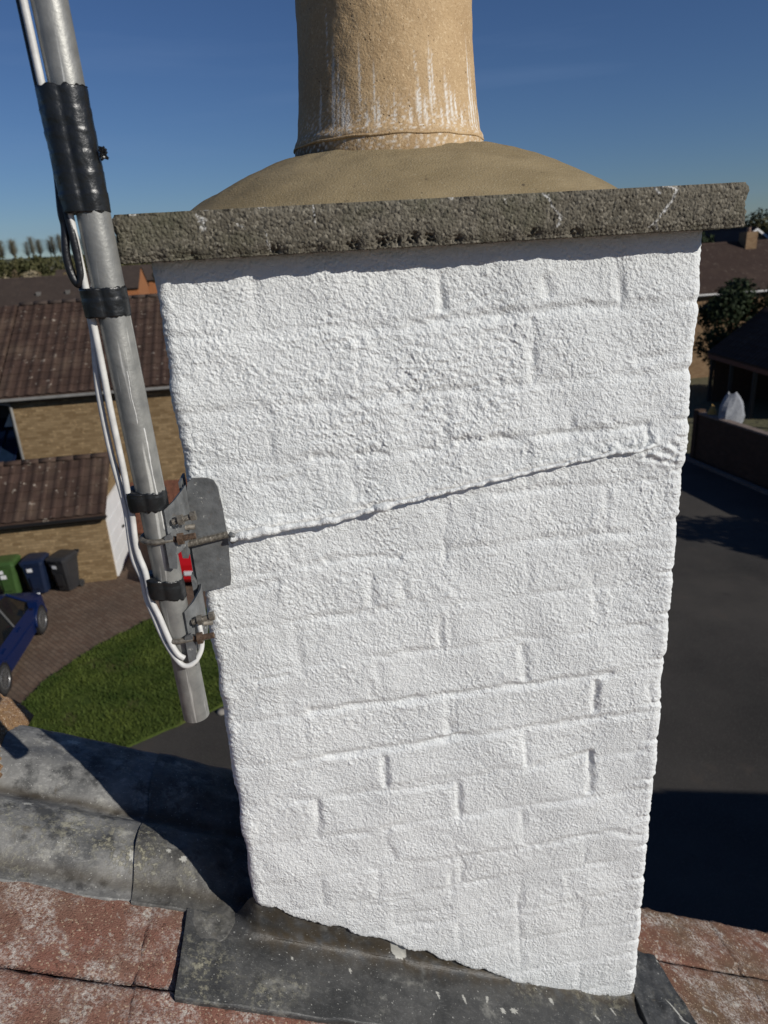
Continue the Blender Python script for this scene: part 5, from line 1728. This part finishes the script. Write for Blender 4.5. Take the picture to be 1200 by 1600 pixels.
# street hidden behind the chimney
gable_house('brick_house', 'brick house standing behind the chimney, farther up the street', 'house', (-1.5, 58, 0), radians(5), 10, 7, 5.0, 7.2, M['buff'], M['roof_brown'], ov=.3, gut=M['white_pvc'], windows=[(-3.6, -2.2, 3.4, 4.6, -3.5), (1.6, 3.0, 3.4, 4.6, -3.5), (-3.6, -2.0, 1.0, 2.2, -3.5)])

# --- carport
cp = empty('carport', (16.35, 32.2, 0), radians(1.5))
tag(cp, 'dark open fronted carport with tiled roof behind the garden wall', 'carport')
MB().prism([(.0, 2.42), (2.6, 4.35), (5.2, 2.42), (5.2, 2.32), (2.6, 4.25), (.0, 2.32)], 1, -4.6, 2.7).build('roof_deck', M['roof_dark'], cp)
tiled_slope(cp, (-.06, 2.7, 2.40), (0, -1, 0), (2.66, 0, 1.97), 7.2, 3.3, M['roof_dark'], vis=(.3, 4.0))
MB().bbox((.0, -4.6, 2.12), (.06, 2.7, 2.315)).build('fascia', M['fence'], cp)
for yy in (2.5, .62, -1.4, -3.3):
    MB().bbox((.08, yy - .07, 0), (.22, yy + .07, 2.30)).build('post', M['black_trim'], cp)
MB().bbox((4.6, -4.5, 0), (4.8, 2.6, 2.31)).build('back_wall', M['wallbrick'], cp)
MB().bbox((.3, 2.4, 0), (4.59, 2.55, 2.31)).build('end_wall', M['wallbrick'], cp)

# --- garden wall with coping, kerb
def run_wall(name, label, cat, a, b_, h, th, mat, cop):
    a, b_ = Vector((*a, 0)), Vector((*b_, 0))
    L = (b_ - a).length
    e = empty(name, a, math.atan2((b_ - a).y, (b_ - a).x))
    tag(e, label, cat)
    MB().bbox((0, -th / 2, 0), (L, th / 2, h)).build('brickwork', mat, e)
    n = int(L / .30)
    cm = MB().bbox((0, -th / 2 - .03, h + .001), (.288, th / 2 + .03, h + .065)).mesh('coping_stone', cop)
    for i in range(n):
        o = obj_from(cm, 'coping_stone', e)
        o.location = (i * .30, 0, rnd.uniform(0, .004))
    MB().bbox((-.2, -th / 2 - .06, 0), (-.001, th / 2 + .06, h + .15)).build('pier', mat, e)
    return e
run_wall('garden_wall', 'dark brown brick garden wall with coping along the road', 'wall', (11.80, 25.35), (13.35, 17.6), 1.70, .22, M['wallbrick'], M['coping'])
kb = empty('kerb', (11.35, 25.4, 0), math.atan2(17.6 - 25.4, 12.95 - 11.35))
tag(kb, 'grey concrete kerb at the foot of the garden wall', 'kerb')
km = MB().bbox((0, -.065, 0), (.905, .065, .12)).mesh('kerb_stone', M['kerb'])
for i in range(8):
    o = obj_from(km, 'kerb_stone', kb)
    o.location = (i * .915, 0, rnd.uniform(0, .004))
def sack(loc, size, mat, label, seed):
    r = random.Random(seed)
    nu, nv = 14, 10
    v = []
    for i in range(nv + 1):
        t_ = i / nv
        for j in range(nu):
            a = 2 * pi * j / nu
            w = (sin(pi * min(.98, t_ * .92 + .04)) ** .55) * (1 + .14 * sin(3 * a + seed) + r.uniform(-.07, .07))
            v.append((size[0] * w * cos(a), size[1] * w * sin(a), size[2] * (t_ + .06 * sin(2 * a + seed) * t_)))
    f = [(i * nu + j, i * nu + (j + 1) % nu, (i + 1) * nu + (j + 1) % nu, (i + 1) * nu + j) for i in range(nv) for j in range(nu)]
    f += [tuple(range(nu - 1, -1, -1)), tuple(nv * nu + j for j in range(nu))]
    v = [(x, y, z) for x, y, z in v]
    o = MB().add(v, f).build('sack', mat, None, False)
    o.location = loc
    tag(o, label, 'sack', 'sacks by the garden wall')
sack((12.36, 24.4, 1.0), (.42, .36, 1.58), M['sack'], 'grey woven sack slumped above the garden wall', 3)
sack((12.02, 25.0, 1.2), (.17, .16, .86), M['sack_y'], 'small yellow sack beside the grey one on the wall', 5)
# the stack of pallets they rest on
pt = empty('pallet_stack', (12.55, 24.75, 0), radians(-76))
tag(pt, 'stack of timber pallets behind the garden wall under the sacks', 'pallets')
pm = MB().bbox((-.6, -.5, 0), (.6, .5, .022)).mesh('deck', M['fence'])
for i in range(8):
    o = obj_from(pm, 'deck', pt)
    o.location = (0, 0, .12 * i + .12)
    for yy in (-.45, 0, .45):
        q = MB().bbox((-.6, yy - .05, .0), (.6, yy + .05, .095)).build('bearer', M['fence'], pt)
        q.location = (0, 0, .12 * i + .023)

# --- trees
def leaves(name, centres, n, size, mat, parent, seed, flat=1.0, smoothn=False):
    r = np.random.default_rng(seed)
    C_ = np.array([c[:3] for c in centres], float)
    R_ = np.array([c[3] for c in centres], float)
    p = R_ ** 2 / (R_ ** 2).sum()
    idx = r.choice(len(C_), n, p=p)
    d = r.standard_normal((n, 3))
    d /= np.linalg.norm(d, axis=1, keepdims=True)
    rad = R_[idx] * r.uniform(.35, 1.05, n) ** .6
    ctr = C_[idx] + d * rad[:, None] * np.array([1, 1, flat])
    nn_ = d * .7 + r.standard_normal((n, 3)) * .6
    nn_ /= np.linalg.norm(nn_, axis=1, keepdims=True)
    t1 = np.cross(nn_, r.standard_normal((n, 3)))
    t1 /= np.linalg.norm(t1, axis=1, keepdims=True)
    t2 = np.cross(nn_, t1)
    s = size * r.uniform(.5, 1.4, n)[:, None]
    q = np.stack([ctr - t1 * s, ctr - t2 * s * .6, ctr + t1 * s, ctr + t2 * s * .6], 1).reshape(-1, 3)
    F_ = np.arange(n * 4).reshape(-1, 4)
    return obj_from(np_mesh(name, q, F_, mat, smooth=False), name, parent)

def leafy_tree(name, label, loc, h, rad, mat, n, size, seed, group=None, low=.25, cat='tree', blobs=14):
    r = random.Random(seed)
    e = empty(name, loc)
    tag(e, label, cat, group)
    t = MB()
    t.tube([(0, 0, -.05), (.04 * h * .1, 0, h * .3), (.02 * h, .02 * h, h * .62), (.0, .02 * h, h * .85)], [.028 * h, .020 * h, .012 * h, .004 * h], 8)
    cs_ = []
    for i in range(blobs):
        a = r.uniform(0, 2 * pi)
        z = h * r.uniform(low + .06, .93)
        w = rad * (1 - abs((z / h - (low + .45 * (1 - low))) / (1 - low)) ** 2 * 1.4)
        w = max(w, rad * .2) * r.uniform(.35, .8)
        br = rad * r.uniform(.30, .50)
        c_ = (w * cos(a), w * sin(a), min(z, h - br * .7), br)
        cs_.append(c_)
        t.tube([(0, 0, c_[2] * .62), (c_[0] * .5, c_[1] * .5, c_[2] * .8), c_[:3]], [.008 * h, .006 * h, .002 * h], 5)
    t.build('trunk', M['bark'], e, True)
    leaves('crown', cs_, n, size, mat, e, seed)
    return e

def bare_tree(name, label, loc, h, spread, seed, group, mat, n=170, low=.12, cat='tree', ups=1.0):
    r = random.Random(seed)
    e = empty(name, loc)
    tag(e, label, cat, group)
    MB().tube([(0, 0, -.2), (.01 * h, 0, h * .35), (.0, .01 * h, h * .7), (.01 * h, 0, h * .97)], [.022 * h, .015 * h, .008 * h, .002 * h], 6).build('trunk', M['bark'], e, True)
    v, f = [], []
    for i in range(n):
        z0 = h * r.uniform(low, .85)
        a = r.uniform(0, 2 * pi)
        L = h * r.uniform(.10, .28) * (1.15 - z0 / h)
        out_ = spread * r.uniform(.2, 1.0) * (.75 + .35 * sin(pi * z0 / h))
        p0 = Vector((0, 0, z0))
        p1 = Vector((cos(a) * out_ * .6, sin(a) * out_ * .6, z0 + L * .55 * ups))
        p2 = Vector((cos(a + r.uniform(-.4, .4)) * out_, sin(a + r.uniform(-.4, .4)) * out_, z0 + L * 1.2 * ups))
        w = .0040 * h
        side = Vector((-sin(a), cos(a), 0))
        for (A_, B_, wa, wb) in ((p0, p1, w, w * .7), (p1, p2, w * .7, w * .25)):
            k = len(v)
            v += [A_ - side * wa, A_ + side * wa, B_ + side * wb, B_ - side * wb]
            f.append((k, k + 1, k + 2, k + 3))
        for q in range(3):
            a2 = r.uniform(0, 2 * pi)
            bq = p1.lerp(p2, r.random())
            tq = bq + Vector((cos(a2) * .05 * h, sin(a2) * .05 * h, .07 * h * ups * r.uniform(.3, 1.1)))
            k = len(v)
            v += [bq - side * w * .5, bq + side * w * .5, tq]
            f.append((k, k + 1, k + 2))
    quads = [q for q in f]
    mb = MB()
    mb.v, mb.f = [tuple(p) for p in v], f
    me = bpy.data.meshes.new('crown')
    me.from_pydata(mb.v, [], mb.f)
    me.materials.append(mat)
    obj_from(me, 'crown', e)
    return e

ev = leafy_tree('evergreen_tree', 'dense dark evergreen tree in front of the buff house at right', (18.15, 36.9, 0), 5.5, 1.75, M['leaf_dark'], 9000, .10, 31, low=.02, blobs=22)
leafy_tree('evergreen_tree', 'dark rounded evergreen above the dark roof, tucked under the slab', (24.9, 55.2, 0), 7.75, 2.3, M['leaf_dark'], 4500, .16, 32, low=.15)
leafy_tree('garden_tree', 'yellow green shrubby tree beside the dark roofed house', (20.2, 36.6, 0), 6.0, 1.1, M['leaf_olive'], 1800, .09, 33, low=.3)
for i, (x, y, h, lab) in enumerate([(40.4, 82, 9.6, 'bare brown tree with rounded top, left of the group at the right edge'), (43.4, 80, 11.4, 'tallest bare tree beyond the roofs at the right edge'), (47.0, 83, 11.0, 'bare tree at the far right beyond the roofs')]):
    t_ = leafy_tree('woodland_tree', lab, (x, y, 0), h, 3.2, M['leaf_olive'], 3800, .16, 40 + i, group='trees beyond the roofs on the right', low=.1)
leafy_tree('street_tree', 'leafy tree standing right of the road, throwing an oval shadow on it', (17.6, 13.1, 0), 5.3, 1.55, M['leaf_mid'], 9000, .10, 51, low=.45, blobs=30)

pn = 0
for i in range(38):
    x = -203 + i * 2.5 + rnd.uniform(-.9, .9)
    y = 352 + rnd.uniform(-8, 8)
    lab = 'bare upright poplar in the row along the hilltop at far left'
    bare_tree('poplar_tree', lab, (x, y, 12.6), 9.9 + rnd.uniform(-1.6, .8), 2.9 + .8 * rnd.random(), 60 + i, 'poplars along the hilltop', M['twig'], n=380 + rnd.randrange(160), low=.08 + .10 * rnd.random())
# belt of scrub under the poplars
cs_ = []
r = random.Random(9)
for i in range(760):
    x = r.uniform(-190, 260) if i % 2 else r.uniform(-190, -60)
    y = r.uniform(190, 232)
    hh = 4.0 * (.55 + .45 / (1 + math.exp((x + 20) / 60)))
    top = 11.6 if x < -20 else 8.6
    z = r.uniform(hh, top - 1.6)
    cs_.append((x, y, z, r.uniform(1.6, 2.8)))
wd = leaves('woodland', cs_, 60000, .5, M['leaf_olive'], None, 91)
tag(wd, 'dark olive belt of woodland across the middle distance', kind='stuff')
# scrub trees behind the orange house
kinds = [('leaf_brown', 'brown leafless scrub tree'), ('leaf_olive', 'dull green scrub tree'), ('leaf_pale', 'pale blossoming tree')]
spots = [(-50.5, 101, 8.0, 2, 'pale blossoming tree at far left above the grey ridge'), (-47.0, 104, 8.6, 0, 'brown scrub tree next to the pale blossoming tree'), (-44.0, 100, 7.7, 2, 'smaller pale tree in the middle above the grey ridge'), (-41.0, 103, 8.7, 0, 'brown scrub tree above the middle of the grey ridge'), (-38.2, 100, 8.3, 1, 'dull green scrub tree left of the mast loop'), (-35.2, 104, 8.8, 0, 'brown scrub tree just left of the mast, above the gable'), (-54, 105, 8.6, 1, 'dull green tree at the left edge behind the grey ridge'), (-31.5, 118, 8.3, 1, 'green tree behind the far gable'), (-22, 120, 8.0, 0, 'brown tree hidden behind the chimney left side'), (6, 95, 8.2, 1, 'green tree behind the chimney, up the street'), (14, 88, 7.8, 0, 'brown tree behind the chimney right side')]
for i, (x, y, h, kd, lab) in enumerate(spots):
    leafy_tree('scrub_tree', lab, (x, y, 0), h, 3.0, M[kinds[kd][0]], 1500, .22, 120 + i, group='scrub trees behind the houses', low=.05)

# small pale stone on the road
st_ = MB()
st_.tube([(-3.27, 11.29, .004), (-3.27, 11.29, .03), (-3.26, 11.29, .05)], [.10, .085, .03], 9)
o = st_.build('stone', M['stone'], None, True)
tag(o, 'small pale stone on the tarmac by the chimney edge', 'stone')
